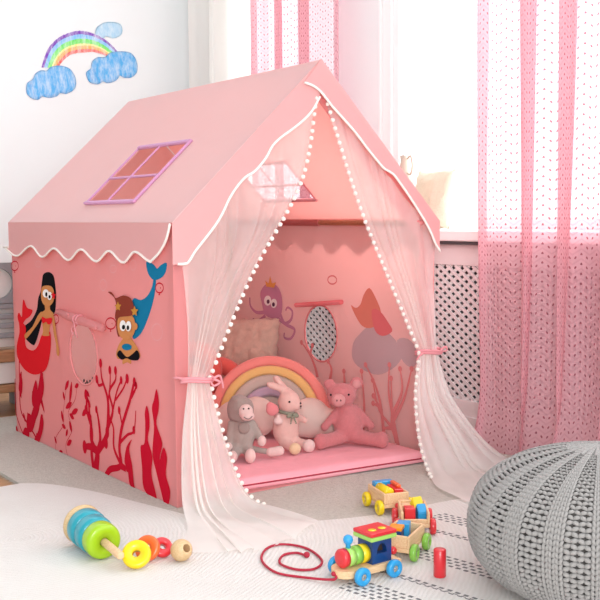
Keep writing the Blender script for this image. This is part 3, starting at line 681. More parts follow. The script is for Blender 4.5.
tp(boxobj('floor_sheet', (.004, .004, -.0005, W-.004, L-.004, .003), M['side']))
# roof slopes with skylight holes
def slope(x0):
    d = Vector((AX-x0, HR+.004-(HE-.006))); n_ = d.length; d /= n_
    return (lambda y, s: (x0+s*d.x, y, HE-.006+s*d.y)), n_
roofL, smaxL = slope(-.012); roofR, smaxR = slope(W+.006)
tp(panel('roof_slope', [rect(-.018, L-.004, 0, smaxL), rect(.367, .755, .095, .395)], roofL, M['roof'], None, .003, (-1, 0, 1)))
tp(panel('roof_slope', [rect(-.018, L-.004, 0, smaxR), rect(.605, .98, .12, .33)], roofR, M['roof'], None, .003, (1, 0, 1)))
# skylight frames: lilac lace border and cross bars
def skylight(y0, y1, s0, s1, fn, m, off):
    bm = bmesh.new()
    def q(y, s): p = fn(y, s); return (p[0]+off[0], p[1], p[2]+off[1])
    def bar(P, w_):
        pts = [Vector(q(*P[0])).lerp(Vector(q(*P[1])), i/30) for i in range(31)]
        for i, p in enumerate(pts): ball(bm, p, (w_*(.8+.4*random.random()), w_, w_*.6), sub=1)
        tube(bm, pts, w_*.8, 6)
    bar(((y0, s0), (y1, s0)), .010); bar(((y0, s1), (y1, s1)), .010)
    bar(((y0, s0), (y0, s1)), .007); bar(((y1, s0), (y1, s1)), .005)
    ym, sm_ = (y0+y1)/2+.02, (s0+s1)/2-.02
    bar(((ym, s0), (ym, s1)), .0045); bar(((y0, sm_), (y1, sm_)), .006)
    return bm
tp(obj('skylight_frame', skylight(.367, .755, .095, .395, roofL, None, (-.004, .005)), M['lilac']))
tp(obj('skylight_frame', skylight(.605, .98, .12, .33, roofR, None, (0, 0)), M['ribbon']))
# valances
def valance(name, P, scallop, to3d, to3dcord, r=.0042, m=None):
    v_ = tp(panel(name, [P], to3d, m or M['val'], None, .002))
    bm = bmesh.new(); tube(bm, [to3dcord(*p) for p in scallop], r, 8)
    o = obj('scallop_trim', bm, M['trim'], v_); return v_
ext = D['valExt']; sc = []
for (y0, z0), (y1, z1) in zip(ext, ext[1:]):
    for i in range(8): t = i/8; sc.append((y0+(y1-y0)*t, z0+(z1-z0)*(.5-.5*math.cos(PI*t))))
sc += [tuple(v[:2]) for v in catmull([(a, b, 0) for a, b in [ext[-1]]+D['valLeft'][-4:]], 5)]
sc[0] = (L-.004, sc[0][1])
valance('eave_valance', [(-.018, HE-.006), (L-.004, HE-.006)]+sc, sc, SIDE(-.0135), SIDE(-.0155))
scr = [(-.015+i*(L+.02)/80, .765+.02*math.cos(2*PI*i/80*8)) for i in range(81)]
valance('eave_valance', [(L-.004, HE-.006), (-.018, HE-.006)]+scr, scr, SIDE(W+.0075), SIDE(W+.0095))
vl = [tuple(v[:2]) for v in catmull([(a, b, 0) for a, b in D['valL_in']], 4)]
valance('gable_valance', [(-.013, .745), (-.013, HE-.008), (AX, HR+.006)]+vl[::-1], vl, FRONT(-.0185), FRONT(-.0215))
vr = [tuple(v[:2]) for v in catmull([(a, b, 0) for a, b in D['valR_in']], 4)]
vr[-1] = (W+.0065, .758)
valance('gable_valance', [(W+.007, HE-.008), (AX, HR+.0065)]+vr, vr, FRONT(-.0225), FRONT(-.0255))
# wooden poles of the frame, seen inside
bm = bmesh.new(); tube(bm, [(W-.022, .03, .862), (W-.022, L-.03, .862)], .011, 10); pr = tp(obj('frame_pole', bm, M['pole']))
bm = bmesh.new(); tube(bm, [(W-.022, .66, .862), (W-.022, L-.03, .862)], .013, 10); obj('pole_sleeve', bm, M['side'], pr)
for (a, b) in (((.022, .03, .862), (.022, L-.03, .862)), ((.02, .018, 0.004), (.02, .018, .85)), ((W-.022, .018, .004), (W-.022, .018, .85)), ((.02, L-.02, .004), (.02, L-.02, .85)), ((W-.02, L-.02, .004), (W-.02, L-.02, .85)), ((AX, .02, HR-.03), (AX, L-.02, HR-.03))):
    bm = bmesh.new(); tube(bm, [a, b], .010, 10); tp(obj('frame_pole', bm, M['pole']))
# bound edges of the oval windows
for ov, x, c_ in ((lov, -.001, 'p_coral'), (rov, W-.001, 'p_coral')):
    bm = bmesh.new(); tube(bm, [(x, a, b) for a, b in ov], .0042, 6, True); tp(obj('window_binding', bm, M[c_]))
# rolled window flap outside left, with two ties
bm = bmesh.new(); tube(bm, [(-.016, .87, .541), (-.018, .74, .531), (-.018, .6, .522), (-.016, .48, .513)], lambda t: .0125+.004*math.sin(t*PI), 12)
fl = tp(obj('rolled_flap', bm, M['side'], None, True))
bm = bmesh.new()
for yy in (.665, .69):
    tube(bm, [(-.019+.017*math.cos(a), yy, .527+.017*math.sin(a)) for a in [2*PI*i/12 for i in range(12)]], .0028, 6, True)
tube(bm, [(-.036, .68, .52), (-.038, .665, .49), (-.035, .655, .465)], .0025, 6); tube(bm, [(-.036, .68, .52), (-.038, .70, .49), (-.036, .69, .47)], .0025, 6)
obj('flap_tie', bm, M['ribbon'], fl)
for (yy, zz) in ((.74, .54), (.50, .512)):
    bm = bmesh.new(); ball(bm, (-.033, yy, zz), (.003, .007, .007), sub=2); obj('button', bm, M['p_coral'], fl)
# jagged dark lace at the lower rim of the left oval
bm = bmesh.new()
for i in range(12):
    a = -1.75+i*.13; r_ = .105+.008*(i % 2)
    ball(bm, (.006, .684-.95*r_*math.cos(a)*1.05-.0, .403+r_*math.sin(a)*.98), (.002, .006, .007), sub=1)
tp(obj('lace_edging', bm, M['p_black']))
bm = bmesh.new(); tube(bm, [(W-.018, .66, .527), (W-.018, .80, .515), (W-.018, .55, .535)][:2] and [(W-.018, .84, .508), (W-.018, .70, .522), (W-.018, .52, .542)], .010, 10); tp(obj('rolled_flap', bm, M['p_rose']))

# ---- prints on the cloth
mats_of = []
def prints(name, shapes, to3d, dx=-.0022, step=-.0006):
    """shapes: list of (outline or ('s', polyline, w0, w1), material); later shapes lie on top"""
    bm = bmesh.new(); ms = []
    for i, (sh, mk) in enumerate(shapes):
        if mk not in ms: ms.append(mk)
        mi = ms.index(mk); lay = dx+step*min(i, 22)
        f3 = lambda a, b, lay=lay: to3d(a, b, lay)
        if sh[0] == 's': strip(bm, sh[1], sh[2], sh[3], f3, mi)
        else: fill(bm, [sh], f3, mi)
    return tp(obj(name, bm, [M[q] for q in ms]))
LWF = lambda y, z, lay: (lay, y, z)
RWF = lambda y, z, lay: (W+lay, y, z)
S = lambda n, k_=4: smoothpoly(D[n], k_)
prints('mermaid_print', [(S('hair'), 'p_black'), (S('mfin'), 'p_red'), (S('mtail'), 'p_red'), (S('mtorso', 3), 'p_skin'), (S('marm1', 3), 'p_skin'), (S('marm2', 3), 'p_skin'), (S('mface'), 'p_skin'),
    (S('mbra', 3), 'p_red'), (ell(*D['meye1']), 'p_white'), (ell(*D['meye2']), 'p_white'), (ell(*D['mpup1'], 10), 'p_black'), (ell(*D['mpup2'], 10), 'p_black'), (star(*D['mflower']), 'p_red')], LWF)
prints('merman_print', [(S('btail'), 'p_blue'), (S('bfluke', 3), 'p_blue'), (S('btorso', 3), 'p_skin'), (S('bpants', 3), 'p_black'), (ell(*D['bshell']), 'p_blue'), (S('bhatdark', 3), 'p_brown'), (S('bface', 3), 'p_skin'), (ell(*D['bear1'], 12), 'p_skin'), (S('bhat', 3), 'p_brown'),
    (star(*D['bstar1']), 'p_gold'), (star(*D['bstar2']), 'p_gold'), (ell(*D['beye1']), 'p_white'), (ell(*D['beye2']), 'p_white'), (ell(*D['bpup1'], 10), 'p_black'), (ell(*D['bpup2'], 10), 'p_black')], LWF)
wid = dict(a1=(.024, .007), a2=(.013, .006), a3=(.007, .004), a4=(.012, .004), a5=(.014, .003), a6=(.005, .003), a7=(.008, .003), a8=(.005, .003), a9=(.004, .003), a10=(.005, .004), b1=(.012, .005), b2=(.005, .003), b3=(.006, .002), b4=(.006, .002), b5=(.008, .003), b6=(.012, .008),
    d1=(.010, .006), d2=(.005, .004), d3=(.003, .003), e1=(.0016, .0012), e2=(.0014, .001), f1=(.012, .005))
def circ(c, r, n=14): return [(c[0]+r*math.cos(2*PI*i/n), c[1]+r*math.sin(2*PI*i/n)) for i in range(n)]
for nm, keys in (('coral_print', [q for q in wid if q[0] in 'abf']), ('vine_print', [q for q in wid if q[0] in 'de'])):
    k2 = 1.35 if nm == 'coral_print' else 1.15
    sh = [(('s', D['s_'+q])+(wid[q][0]*1.08, wid[q][1]*k2), 'p_crim') for q in keys]
    if nm == 'coral_print':
        sh += [([(c[0]+(x-c[0])*.95, c[1]+(y-c[1])*1.3) for x, y in circ(c, r*1.55)], 'p_crim') for c, r in zip(D['blobs'], D['blob_r'])]
    else:
        for c, t in zip(D['leaf_c'], D['leaf_t']):
            a = Vector(t)-Vector(c); n_ = Vector((-a.y, a.x)).normalized()*min(.011, max(.006, a.length*.45))
            sh.append((smoothpoly([tuple(Vector(c)+a), tuple(Vector(c)+n_), tuple(Vector(c)-a*.9), tuple(Vector(c)-n_)], 4), 'p_crim'))
    prints(nm, sh, LWF, -.0018 if nm == 'vine_print' else -.0021, -.00005)
prints('seaweed_print', [(S(q), 'p_crim') for q in ('w1', 'w2', 'w3', 'w4')], LWF, -.0034, -.00008)
prints('seaweed_print', [(S(q), 'p_crim') for q in ('L1', 'L2', 'L3', 'L4', 'L5', 'L6', 'L7')], LWF, -.0036, -.00008)
for i in range(4):
    c, t, r = D['fish%d' % i]; e = ell(c, t, r, 16); c = Vector(c)
    sm_ = [tuple(c+(Vector(q)-c)*.78) for q in e]
    tail = [tuple(c+(Vector(e[12])-c)*f_) for f_ in (1, 1.5)]
    prints('fish_print', [(('s', e+[e[0]], .0022, .0022), 'p_crim'), (('s', tail, .001, .006), 'p_crim'), (circ(c+(Vector(r)-c)*.3, .0025, 8), 'p_crim')], LWF, -.0022, -.0002)
for i in range(5):
    e = ell(*D['bub%d' % i]); prints('bubble_print', [(('s', e+[e[0]], .0012, .0012), 'p_bub')], LWF)
# inside of the right wall
prints('octopus_print', [(('s', D['t%d' % q], .009, .004), 'p_purple') for q in (1, 2, 3, 4)]+[(S('octo_head'), 'p_purple'), (ell(*D['octo_eye1']), 'p_white'), (ell(*D['octo_eye2']), 'p_white'),
    (ell(*D['octo_pup1'], 10), 'p_plum'), (ell(*D['octo_pup2'], 10), 'p_plum'), (D['octo_crown'], 'p_crown')], RWF)
prints('mermaid_print', [(S('gblob'), 'p_grey'), (S('gfin', 3), 'p_grey'), (S('mhair', 3), 'p_terra'), (S('mbody', 3), 'p_rose')], RWF)
for kc, cl in enumerate(((0, 1), (2,), (3, 4, 5, 6, 7), (8, 9, 10), (11,), (12,), (13,))):
    sh = [(('s', D['ic%d' % i], .010, .003), 'p_coral') for i in cl]+[(circ(D['ic%d' % i][-1], .011), 'p_coral') for i in cl]
    prints('coral_print', sh, RWF, -.0056-.0007*kc, -.00006)
e = ell(*D['ifish'], 14); prints('fish_print', [(('s', e+[e[0]], .003, .003), 'p_coral')], RWF)

# ---- tulle door curtains
def lerpk(keys, u):
    """keys: outer, (mid,) inner control points -> point at u (0 inner, 1 outer)"""
    if len(keys) == 2: return Vector(keys[0]).lerp(Vector(keys[1]), u)
    a, b, c = map(Vector, keys); return a*(1-u)*(1-2*u)+b*4*u*(1-u)+c*u*(2*u-1)
def drape(rowkeys, folds, amp, seed, step=8):
    """rows of control points top to bottom; returns fn(u, v)"""
    n = len(rowkeys)-1
    def fn(u, v):
        pts = [lerpk(kk[0], u) for kk in rowkeys]
        x = v*n; i = min(int(x), n-1); t = x-i
        a, b, c, d = pts[max(i-1, 0)], pts[i], pts[i+1], pts[min(i+2, n)]
        p = .5*((2*b)+(c-a)*t+(2*a-5*b+4*c-d)*t*t+(3*b-a-3*c+d)*t**3)
        A = (rowkeys[i][1]*(1-t)+rowkeys[i+1][1]*t)*.7; Bx = (rowkeys[i][2]*(1-t)+rowkeys[i+1][2]*t)*.55
        ph = 2*PI*folds*(u+.05*math.sin(9*u+seed)+.03*math.sin(17*u+2*seed))+.5*math.sin(4*v+seed)
        env = min(1, 8*u)
        q = p+Vector((Bx*math.sin(ph*1.0+1.1)*env, A*math.sin(ph)*env, 0))
        floor_ = .0025+.004*(1+math.sin(ph*.7+v*9))
        if rowkeys[i+1][3]: q.z = max(q.z, 0)*1.0+ (floor_*(t if not rowkeys[i][3] else 1))
        return q
    return fn
# (inner ... outer), fold amplitude in y, in x, lies on floor
up_l = [([(.525, -.009, 1.275), (.015, -.009, .825)], .005, 0, 0), ([(.462, -.011, 1.0), (.026, -.011, .68)], .010, .008, 0), ([(.262, -.016, .70), (.030, -.018, .55)], .014, .006, 0), ([(.098, -.030, .395), (.022, -.030, .395)], .012, .004, 0)]
lo_l = [([(.098, -.030, .395), (.022, -.030, .395)], .012, .004, 0), ([(.128, -.062, .22), (-.02, -.058, .22)], .020, .012, 0), ([(.185, -.075, .06), (.06, -.10, .05), (-.035, -.075, .05)], .024, .018, 0),
        ([(.215, -.14, .0), (.05, -.20, .0), (-.07, -.17, .0)], .016, .02, 1), ([(.24, -.27, 0), (.03, -.36, 0), (-.14, -.29, 0)], .01, .02, 1), ([(.26, -.37, 0), (.01, -.485, 0), (-.18, -.38, 0)], .01, .02, 1)]
up_r = [([(.560, -.009, 1.285), (W-.008, -.009, .825)], .005, 0, 0), ([(.700, -.011, .93), (W-.018, -.011, .66)], .010, .008, 0), ([(.845, -.016, .64), (W-.015, -.018, .53)], .012, .006, 0), ([(.958, -.032, .402), (W-.018, -.030, .402)], .012, .004, 0)]
lo_r = [([(.958, -.032, .402), (W-.018, -.030, .402)], .012, .004, 0), ([(.915, -.060, .25), (1.09, -.058, .235)], .018, .01, 0), ([(.915, -.085, .09), (1.05, -.12, .10), (1.205, -.10, .075)], .02, .014, 0),
        ([(.86, -.20, 0), (1.04, -.24, 0), (1.26, -.18, 0)], .012, .015, 1), ([(.77, -.34, 0), (.98, -.42, 0), (1.24, -.27, 0)], .008, .015, 1), ([(.74, -.50, 0), (.92, -.57, 0), (1.17, -.40, 0)], .006, .012, 1)]
pm = bmesh.new(); ball(pm, (0, 0, 0), .0076, sub=2); pom0 = None
def tulle(upk, lok, seed, folds):
    global pom0
    fu, fl_ = drape(upk, folds, 0, seed), drape(lok, folds, 0, seed)
    c = tp(obj('tulle_curtain', grid(fu, 110, 40), M['tulle']))
    low = obj('curtain_skirt', grid(fl_, 110, 56), M['tulle2'], c)
    for f_, n_, v1 in ((fu, 40, .985), (fl_, 19, .60)):
        P = [f_(0, i/200*v1+.01) for i in range(201)]
        cum = [0]
        for a, b in zip(P, P[1:]): cum.append(cum[-1]+(b-a).length)
        tot = cum[-1]; cnt = int(tot/.0255)
        for q in range(cnt+1):
            s_ = tot*q/max(cnt, 1); j = next(i for i, cc in enumerate(cum) if cc >= s_-1e-9)
            if pom0 is None:
                pom0 = obj('pompom', pm, M['pom'], c); o = pom0
            else:
                o = pom0.copy(); COL.objects.link(o); o.parent = c
            o.location = P[j]+Vector((0, -.006, 0))
    return c
cl_ = tulle(up_l, lo_l, .4, 7); cr_ = tulle(up_r, lo_r, 2.1, 7)
def tie(c, x, y, z, rx, ry, tails):
    bm = bmesh.new()
    for dz in (-.004, .004):
        tube(bm, [(x+rx*math.cos(a), y+ry*math.sin(a), z+dz+.004*math.sin(a*2)) for a in [2*PI*i/28 for i in range(28)]], .005, 8, True)
    for t_ in tails: tube(bm, catmull(t_, 6), lambda t: .0045-.0015*t, 6)
    return obj('tie_ribbon', bm, M['ribbon'], c, True)
tie(cl_, .058, -.030, .396, .052, .026, [[(.10, -.056, .398), (.118, -.062, .405), (.128, -.060, .385), (.133, -.058, .365)], [(.10, -.056, .396), (.12, -.06, .385), (.10, -.058, .375), (.09, -.056, .39)], [(.02, -.04, .40), (-.004, -.02, .405), (-.006, 0, .402)]])
tie(cr_, 1.012, -.030, .402, .058, .026, [[(.962, -.05, .40), (.945, -.055, .395), (.935, -.05, .38)], [(1.06, -.04, .404), (1.08, -.045, .415), (1.085, -.045, .40), (1.06, -.04, .40)]])
bm = bmesh.new(); ball(bm, (.99, -.010, .862), (.012, .006, .008), sub=2); ball(bm, (.975, -.010, .868), (.009, .005, .007), sub=2); ball(bm, (1.003, -.010, .868), (.009, .005, .007), sub=2); tube(bm, [(.99, -.010, .86), (.983, -.010, .835)], .003, 6)
tp(obj('ribbon_bow', bm, M['p_coral']))
# ------------------------------------------------------------------ window curtains
def hung(name, y0, y1, x0, folds, bfold, xamp, z0, z1, m, label, group, uvs, nu, nv=60, ph0=0., flare=0.):
    def fn(u, v):
        th = 2*PI*folds*u+ph0
        s = v if z1 < .3 else 0
        a = xamp*(1-.25*s)+.004*math.sin(3*v+7*u); b = bfold*(1-.55*s*s)
        y = y0+(y1-y0)*u+b*math.sin(th)*(1 if y1 < y0 else -1)+.012*s*math.sin(4*v+9*u)
        x = x0-a*math.cos(th)-.010*math.sin(2.3*th+1)
        z = z0+(z1-z0)*v
        if flare and v > .9:
            w_ = (v-.9)/.1
            x -= flare*w_*w_*(.6+.5*math.sin(th*.5+2)); y += .02*w_*math.sin(th*1.7); z += .008*math.sin(th*1.3)*w_
        return Vector((x, y, max(z, z1)))
    o = obj(name, grid(fn, nu, nv, lambda a, b: (a*uvs, (z0-z1)*b)), m)
    return tag(o, label, 'curtain', group)
hung('window_curtain', .005, -.93, 1.325, 5, .085, .034, 2.62, .0005, M['curtain'], 'long pink eyelet curtain at the right, reaching the floor behind the grey pouf', 'pink eyelet window curtains', 2.7, 260, 90, -.6, .05)
hung('window_curtain', 1.02, 1.66, 1.365, 3, .07, .03, 2.62, .838, M['curtain'], 'pink eyelet curtain behind the tent roof ridge, left of the window', 'pink eyelet window curtains', 1.9, 200, 60, 1.2, 0)
hung('window_drape', 1.69, 2.33, 1.41, 3, .02, .035, 2.62, -.0115, M['drape'], 'plain cream drape in soft folds in the corner beside the pink curtain', None, 1.2, 120, 40, .5, 0)

# ------------------------------------------------------------------ things on the sill
m4 = Matrix.Translation((1.560, .535, .829+.130)) @ Matrix.Rotation(.16, 4, 'Y') @ Matrix.Rotation(PI/2, 4, 'Z')
c = puff("cushion", .23, .26, .10, M["beigefur"], None, 22, 1, .006, m4)
tag(c, 'fluffy cream cushion leaning on the bright window sill', 'cushion')
jug = thing('jug', 'slim cream jug with a loop handle on the window sill', 'jug', (1.430, .575, .829))
bm = bmesh.new(); lathe(bm, [(0, 0), (.024, 0), (.027, .05), (.028, .2), (.022, .27), (.018, .29), (.021, .315), (.018, .315), (.015, .29), (0, .28)], 28)
obj('body', bm, M['ceram'], jug)
bm = bmesh.new(); tube(bm, catmull([(-.004, -.022, .30), (-.010, -.05, .31), (-.012, -.062, .27), (-.010, -.05, .235), (-.004, -.023, .24)], 6), .0045, 8); obj('handle', bm, M['ceram'], jug)

# ------------------------------------------------------------------ wall decal
dec = thing('rainbow_decal', 'crayon rainbow sticker with blue clouds on the white wall', 'wall decal', (.78, BY-.001, 1.70))
DO = Vector((.78, BY-.001, 1.70))
def decal(name, polys, mk, lay, label=None):
    bm = bmesh.new(); ms = []
    for P, q in polys:
        if q not in ms: ms.append(q)
        f3 = lambda a, b: Vector((a, BY-.0012-lay, b))-DO
        if P[0] == 's': strip(bm, P[1], P[2], P[3], f3, ms.index(q))
        else: fill(bm, [P], f3, ms.index(q))
    o = obj(name, bm, [M[q] for q in ms], dec)
    if label: o['label'] = label
    return o
def resample(P, n):
    q = [v for v in catmull([(a, b, 0) for a, b in P], 8)]; cum = [0]
    for a, b in zip(q, q[1:]): cum.append(cum[-1]+(b-a).length)
    out = []
    for i in range(n):
        s_ = cum[-1]*i/(n-1); j = max(1, next(k_ for k_, c_ in enumerate(cum) if c_ >= s_-1e-9))
        t = (s_-cum[j-1])/(cum[j]-cum[j-1]); p = q[j-1].lerp(q[j], t); out.append((p.x, p.y))
    return out
ro, ri = resample(D['rb_out'], 60), resample(D['rb_in'], 60)
fr_ = [0, .16, .36, .58, .68, .84, 1.0]
for i, (mk, nm) in enumerate(zip(('c_vio', 'c_sky', 'c_green', 'c_yel', 'c_or', 'c_red'), ('violet', 'sky blue', 'green', 'pale yellow', 'orange', 'red'))):
    jit = lambda j, q: .0035*noise.noise(Vector((j*.9, q*5, 1)))
    A = [(a[0]+(b[0]-a[0])*fr_[i], a[1]+(b[1]-a[1])*fr_[i]+jit(j, i)) for j, (a, b) in enumerate(zip(ro, ri))]
    B = [(a[0]+(b[0]-a[0])*fr_[i+1], a[1]+(b[1]-a[1])*fr_[i+1]+jit(j, i+1)) for j, (a, b) in enumerate(zip(ro, ri))]
    decal('rainbow_band', [(A+B[::-1], mk)], mk, .0006, nm+' crayon band')
for q, lay, f_, e_ in (('cl3', 0, 'c_pale', 'c_pale'), ('cl1', .0012, 'c_blue', 'c_edge'), ('cl2', .0012, 'c_blue', 'c_edge')):
    o = S(q); decal('cloud', [(o, f_)]+[((('s', o+[o[0]], .002, .002)), e_)], f_, lay, 'pale blue crayon cloud' if q == 'cl3' else None)
    if q != 'cl3':
        c0 = Vector((sum(a for a, b in o)/len(o), sum(b for a, b in o)/len(o)))
        low = [tuple(c0+(Vector(p)-c0)*.86) for p in o]; low = [p for p in low if p[1] < c0.y+.0]
        low.sort(key=lambda p: p[0]); decal('cloud_shading', [(('s', low[::3], .0025, .0025), 'c_edge')], 'c_edge', lay+.0008)

# ------------------------------------------------------------------ bench behind the tent at the left edge
bn = thing('toy_bench', 'grey and wood bench with a round cut-out, at the left edge behind the tent', 'bench', (-.35, 1.95, -.012))
BO = Vector((-.35, 1.95, -.012))
def bb(name, d, m, bev=.004):
    bm = bmesh.new(); box(bm, d[0]-BO.x, d[1]-BO.y, d[2]-BO.z, d[3]-BO.x, d[4]-BO.y, d[5]-BO.z, bev); return obj(name, bm, M[m], bn)
holes = [circ((.075-.35*i, .595), .068, 28) for i in range(3)]
bm = bmesh.new(); fill(bm, [rect(-1.0, .30, .505, .688)]+holes, lambda a, b: (a-BO.x, 1.80-BO.y, b-BO.z))
o = obj('backrest_panel', bm, M['bgrey'], bn); md = o.modifiers.new('t', 'SOLIDIFY'); md.thickness = .02; md.offset = 0
bb('backing_board', (-1.0, 1.815, .50, .30, 1.83, .685), 'bwhite')
for z0 in (.478, .432, .390, .345): bb('slat', (-1.0, 1.79, z0, .30, 1.81, z0+.024), 'bgrey')
bb('rear_board', (-1.0, 1.83, .30, .30, 1.845, .50), 'bwhite')
bb('seat', (-1.02, 1.775, .235, .32, 2.15, .292), 'bwood', .008)
bb('drawer_front', (-1.0, 1.80, .135, .30, 2.12, .232), 'bwhite')
bb('lower_shelf', (-1.02, 1.78, .095, .32, 2.14, .132), 'bwood', .006)
for x in (-.98, -.38, .22): bb('leg', (x, 1.80, -.012, x+.06, 1.86, .095), 'bgrey'); bb('leg', (x, 2.06, -.012, x+.06, 2.12, .095), 'bgrey')

# ------------------------------------------------------------------ inside the tent
# mat with a slightly skewed front edge; two quilted layers with piping between
def matfn(z0, z1, top):
    def fn(u, v):
        x = .045+u*(W-.095); yf = .06-.10*u; y = yf+(1.34-yf)*v
        e = min(u, 1-u)*(W-.1); f = min(v*1.3, (1-v)*1.3); d = max(0, min(e, f)); k_ = min(1, d/.03); r_ = math.sqrt(max(0, 1-(1-k_)**2))
        q = .004*abs(math.sin(PI*x/.27))**.4*abs(math.sin(PI*(y+.02)/.27))**.4
        return Vector((x, y, z0+(z1-z0)*r_+q*r_*top+.002*math.sin(9*x+4*y)*r_*top))
    return fn
mt = thing('play_mat', 'quilted pink floor mat lying inside the tent', 'mat', (W/2, L/2, .003))
MO = Vector((W/2, L/2, .003))
def mo(o): o.parent = mt; o.location = -MO; return o
mo(obj('top_layer', grid(matfn(.019, .034, 1), 90, 90), M['mat']))
bm = grid(matfn(.018, .018, 0), 30, 30); b2 = grid(matfn(.0036, .0036, 0), 30, 30)
me_ = bpy.data.meshes.new('tmp'); b2.to_mesh(me_); bm.from_mesh(me_); b2.free(); bpy.data.meshes.remove(me_)
ed = [matfn(.0, .0, 0)(u / 40, 0) for u in range(41)]
va = [bm.verts.new(p+Vector((0, -.001, .004))) for p in ed]; vb = [bm.verts.new(p+Vector((0, -.003, .010))) for p in ed]; vc = [bm.verts.new(p+Vector((0, -.001, .017))) for p in ed]
for A, B in ((va, vb), (vb, vc)):
    for i in range(40): bm.faces.new((A[i], A[i+1], B[i+1], B[i]))
mo(obj('bottom_layer', bm, M['mat']))
bm = bmesh.new(); tube(bm, [p+Vector((0, -.002, .018)) for p in ed], .0028, 6); mo(obj('piping', bm, M['matred']))
ZM = .039

FACE = math.radians(-35.5)
# --- brown fur cushion in the back corner
m4 = Matrix.Translation((.888, 1.075, .250)) @ Matrix.Rotation(math.radians(-64), 4, 'Z') @ Matrix.Rotation(-.20, 4, 'X')
c = puff('cushion', .40, .40, .17, M['brownfur'], None, 44, 1, .011, m4)
tag(c, 'furry tan cushion leaning in the far corner inside the tent', 'cushion')
# --- knotted cushion
kn = bmesh.new()
pts = []
for i in range(150):
    t = 2*PI*i/150
    r_ = .097*(1.0+.5*math.cos(3*t))
    pts.append(Matrix.Rotation(FACE, 3, 'Z') @ Matrix.Rotation(-.35, 3, 'X') @ Vector((r_*math.cos(2*t), .046*math.sin(3*t), r_*math.sin(2*t))))
tube(kn, pts, .036, 14, True)
zmin = min(v.co.z for v in kn.verts)
c = obj('knot_cushion', kn, M['knot'], None, True, (.580, .862, ZM-zmin+.001))
tag(c, 'coral red knotted rope cushion left of the rainbow cushion', 'cushion')
# --- rainbow cushion: nested padded arcs with cloud ends
rbw = thing('rainbow_cushion', 'stuffed half-round rainbow cushion with cloud ends behind the plush animals', 'cushion', (.702, .535, ZM+.004), FACE-.08)
TILT = Matrix.Rotation(-.24, 4, 'X')
def arc(r0, r1, th, m, name):
    bm = bmesh.new(); N, K = 48, 22; rings = []
    for i in range(N+1):
        a = PI*i/N; rm, hw = (r0+r1)/2, (r1-r0)/2*1.04
        rg_ = []
        for q in range(K):
            b = 2*PI*q/K; cb, sb = math.cos(b), math.sin(b)
            rr = rm+hw*math.copysign(abs(cb)**.5, cb)
            rg_.append(bm.verts.new(TILT @ Vector((rr*math.cos(a), th*math.copysign(abs(sb)**.45, sb), rr*math.sin(a)+.068))))
        rings.append(rg_)
    for A, B in zip(rings, rings[1:]):
        for q in range(K): bm.faces.new((A[q], A[(q+1) % K], B[(q+1) % K], B[q]))
    bm.faces.new(rings[0]); bm.faces.new(rings[-1])
    return obj(name, bm, m, rbw, True)
for r0, r1, th, mk, lb in ((.194, .234, .062, 'rb_coral', 'coral outer band'), (.158, .196, .066, 'rb_yel', 'mustard band'), (.114, .160, .068, 'rb_ol', 'taupe band'), (.076, .116, .066, 'rb_pur', 'mauve band'), (.008, .080, .060, 'rb_grey', 'ash inner band')):
    arc(r0, r1, th, M[mk], 'rainbow_band')['label'] = lb
for cxx, lobes in ((-.115, ((-.095, .056, .060), (-.015, .074, .072), (.070, .082, .080))), (.160, ((-.06, .062, .062), (0, .080, .080), (.062, .060, .060)))):
    bm = bmesh.new()
    for dx, dz, r_ in lobes: ball(bm, (cxx+dx, -.075, dz), (r_, .055, r_))
    soft('cloud_end', bm, M['cloud'], rbw, .008, 6)

# --- plush monkey
def face_thing(name, label, x, y, rot=0): return thing(name, label, 'plush toy', (x, y, ZM), FACE+rot)
mk_ = face_thing('plush_monkey', 'grey plush monkey with pale muzzle sitting leftmost on the tent mat', .425, .30, .22)
bm = bmesh.new(); ball(bm, (0, .01, .072), (.046, .040, .062)); ball(bm, (0, .012, .118), (.034, .03, .03)); ball(bm, (0, .01, .155), .03)
limb(bm, (-.036, .01, .118), (-.052, -.012, .050), .016, .014); limb(bm, (.036, .01, .118), (.062, -.016, .068), .016, .014)
limb(bm, (-.02, .0, .03), (-.040, -.060, .022), .022, .018); limb(bm, (.02, .0, .028), (.012, -.075, .022), .022, .017); 
soft('body', bm, M['pl_grey'], mk_)
bm = bmesh.new(); ball(bm, (-.004, .005, .178), (.040, .040, .043)); ball(bm, (-.034, .01, .168), (.018, .026, .042)); ball(bm, (.028, .01, .168), (.016, .026, .036)); ball(bm, (-.012, .0, .208), (.028, .03, .016)); ball(bm, (0, -.004, .140), (.038, .034, .015))
soft('hood', bm, M['pl_dgrey'], mk_)
bm = bmesh.new(); ball(bm, (.008, -.034, .168), (.026, .018, .028)); ball(bm, (.012, -.046, .154), (.025, .018, .017)); soft('muzzle', bm, M['pl_pale'], mk_, .004)
for sx_ in (-1, 1):
    bm = bmesh.new(); ball(bm, (.006+sx_*.009, -.052, .182), .0032, sub=2); obj('eye', bm, M['eye'], mk_)
bm = bmesh.new(); tube(bm, catmull([(-.004, -.061, .155), (.006, -.065, .149), (.016, -.065, .149), (.026, -.060, .156)], 5), .0013, 6); obj('smile', bm, M['stitch'], mk_)
bm = bmesh.new(); ball(bm, (.002, -.026, .108), (.022, .010, .022)); obj('bib', bm, M['pl_dgrey'], mk_, True)
for P in ((-.054, -.022, .040), (.066, -.022, .058)):
    bm = bmesh.new(); ball(bm, P, (.016, .016, .020)); obj('hand', bm, M['pl_pale'], mk_, True)
for P, r_ in (((-.045, -.072, .020), (.016, .022, .020)), ((.012, -.094, .024), (.019, .020, .026))):
    bm = bmesh.new(); ball(bm, P, r_); obj('foot', bm, M['pl_pale'], mk_, True)
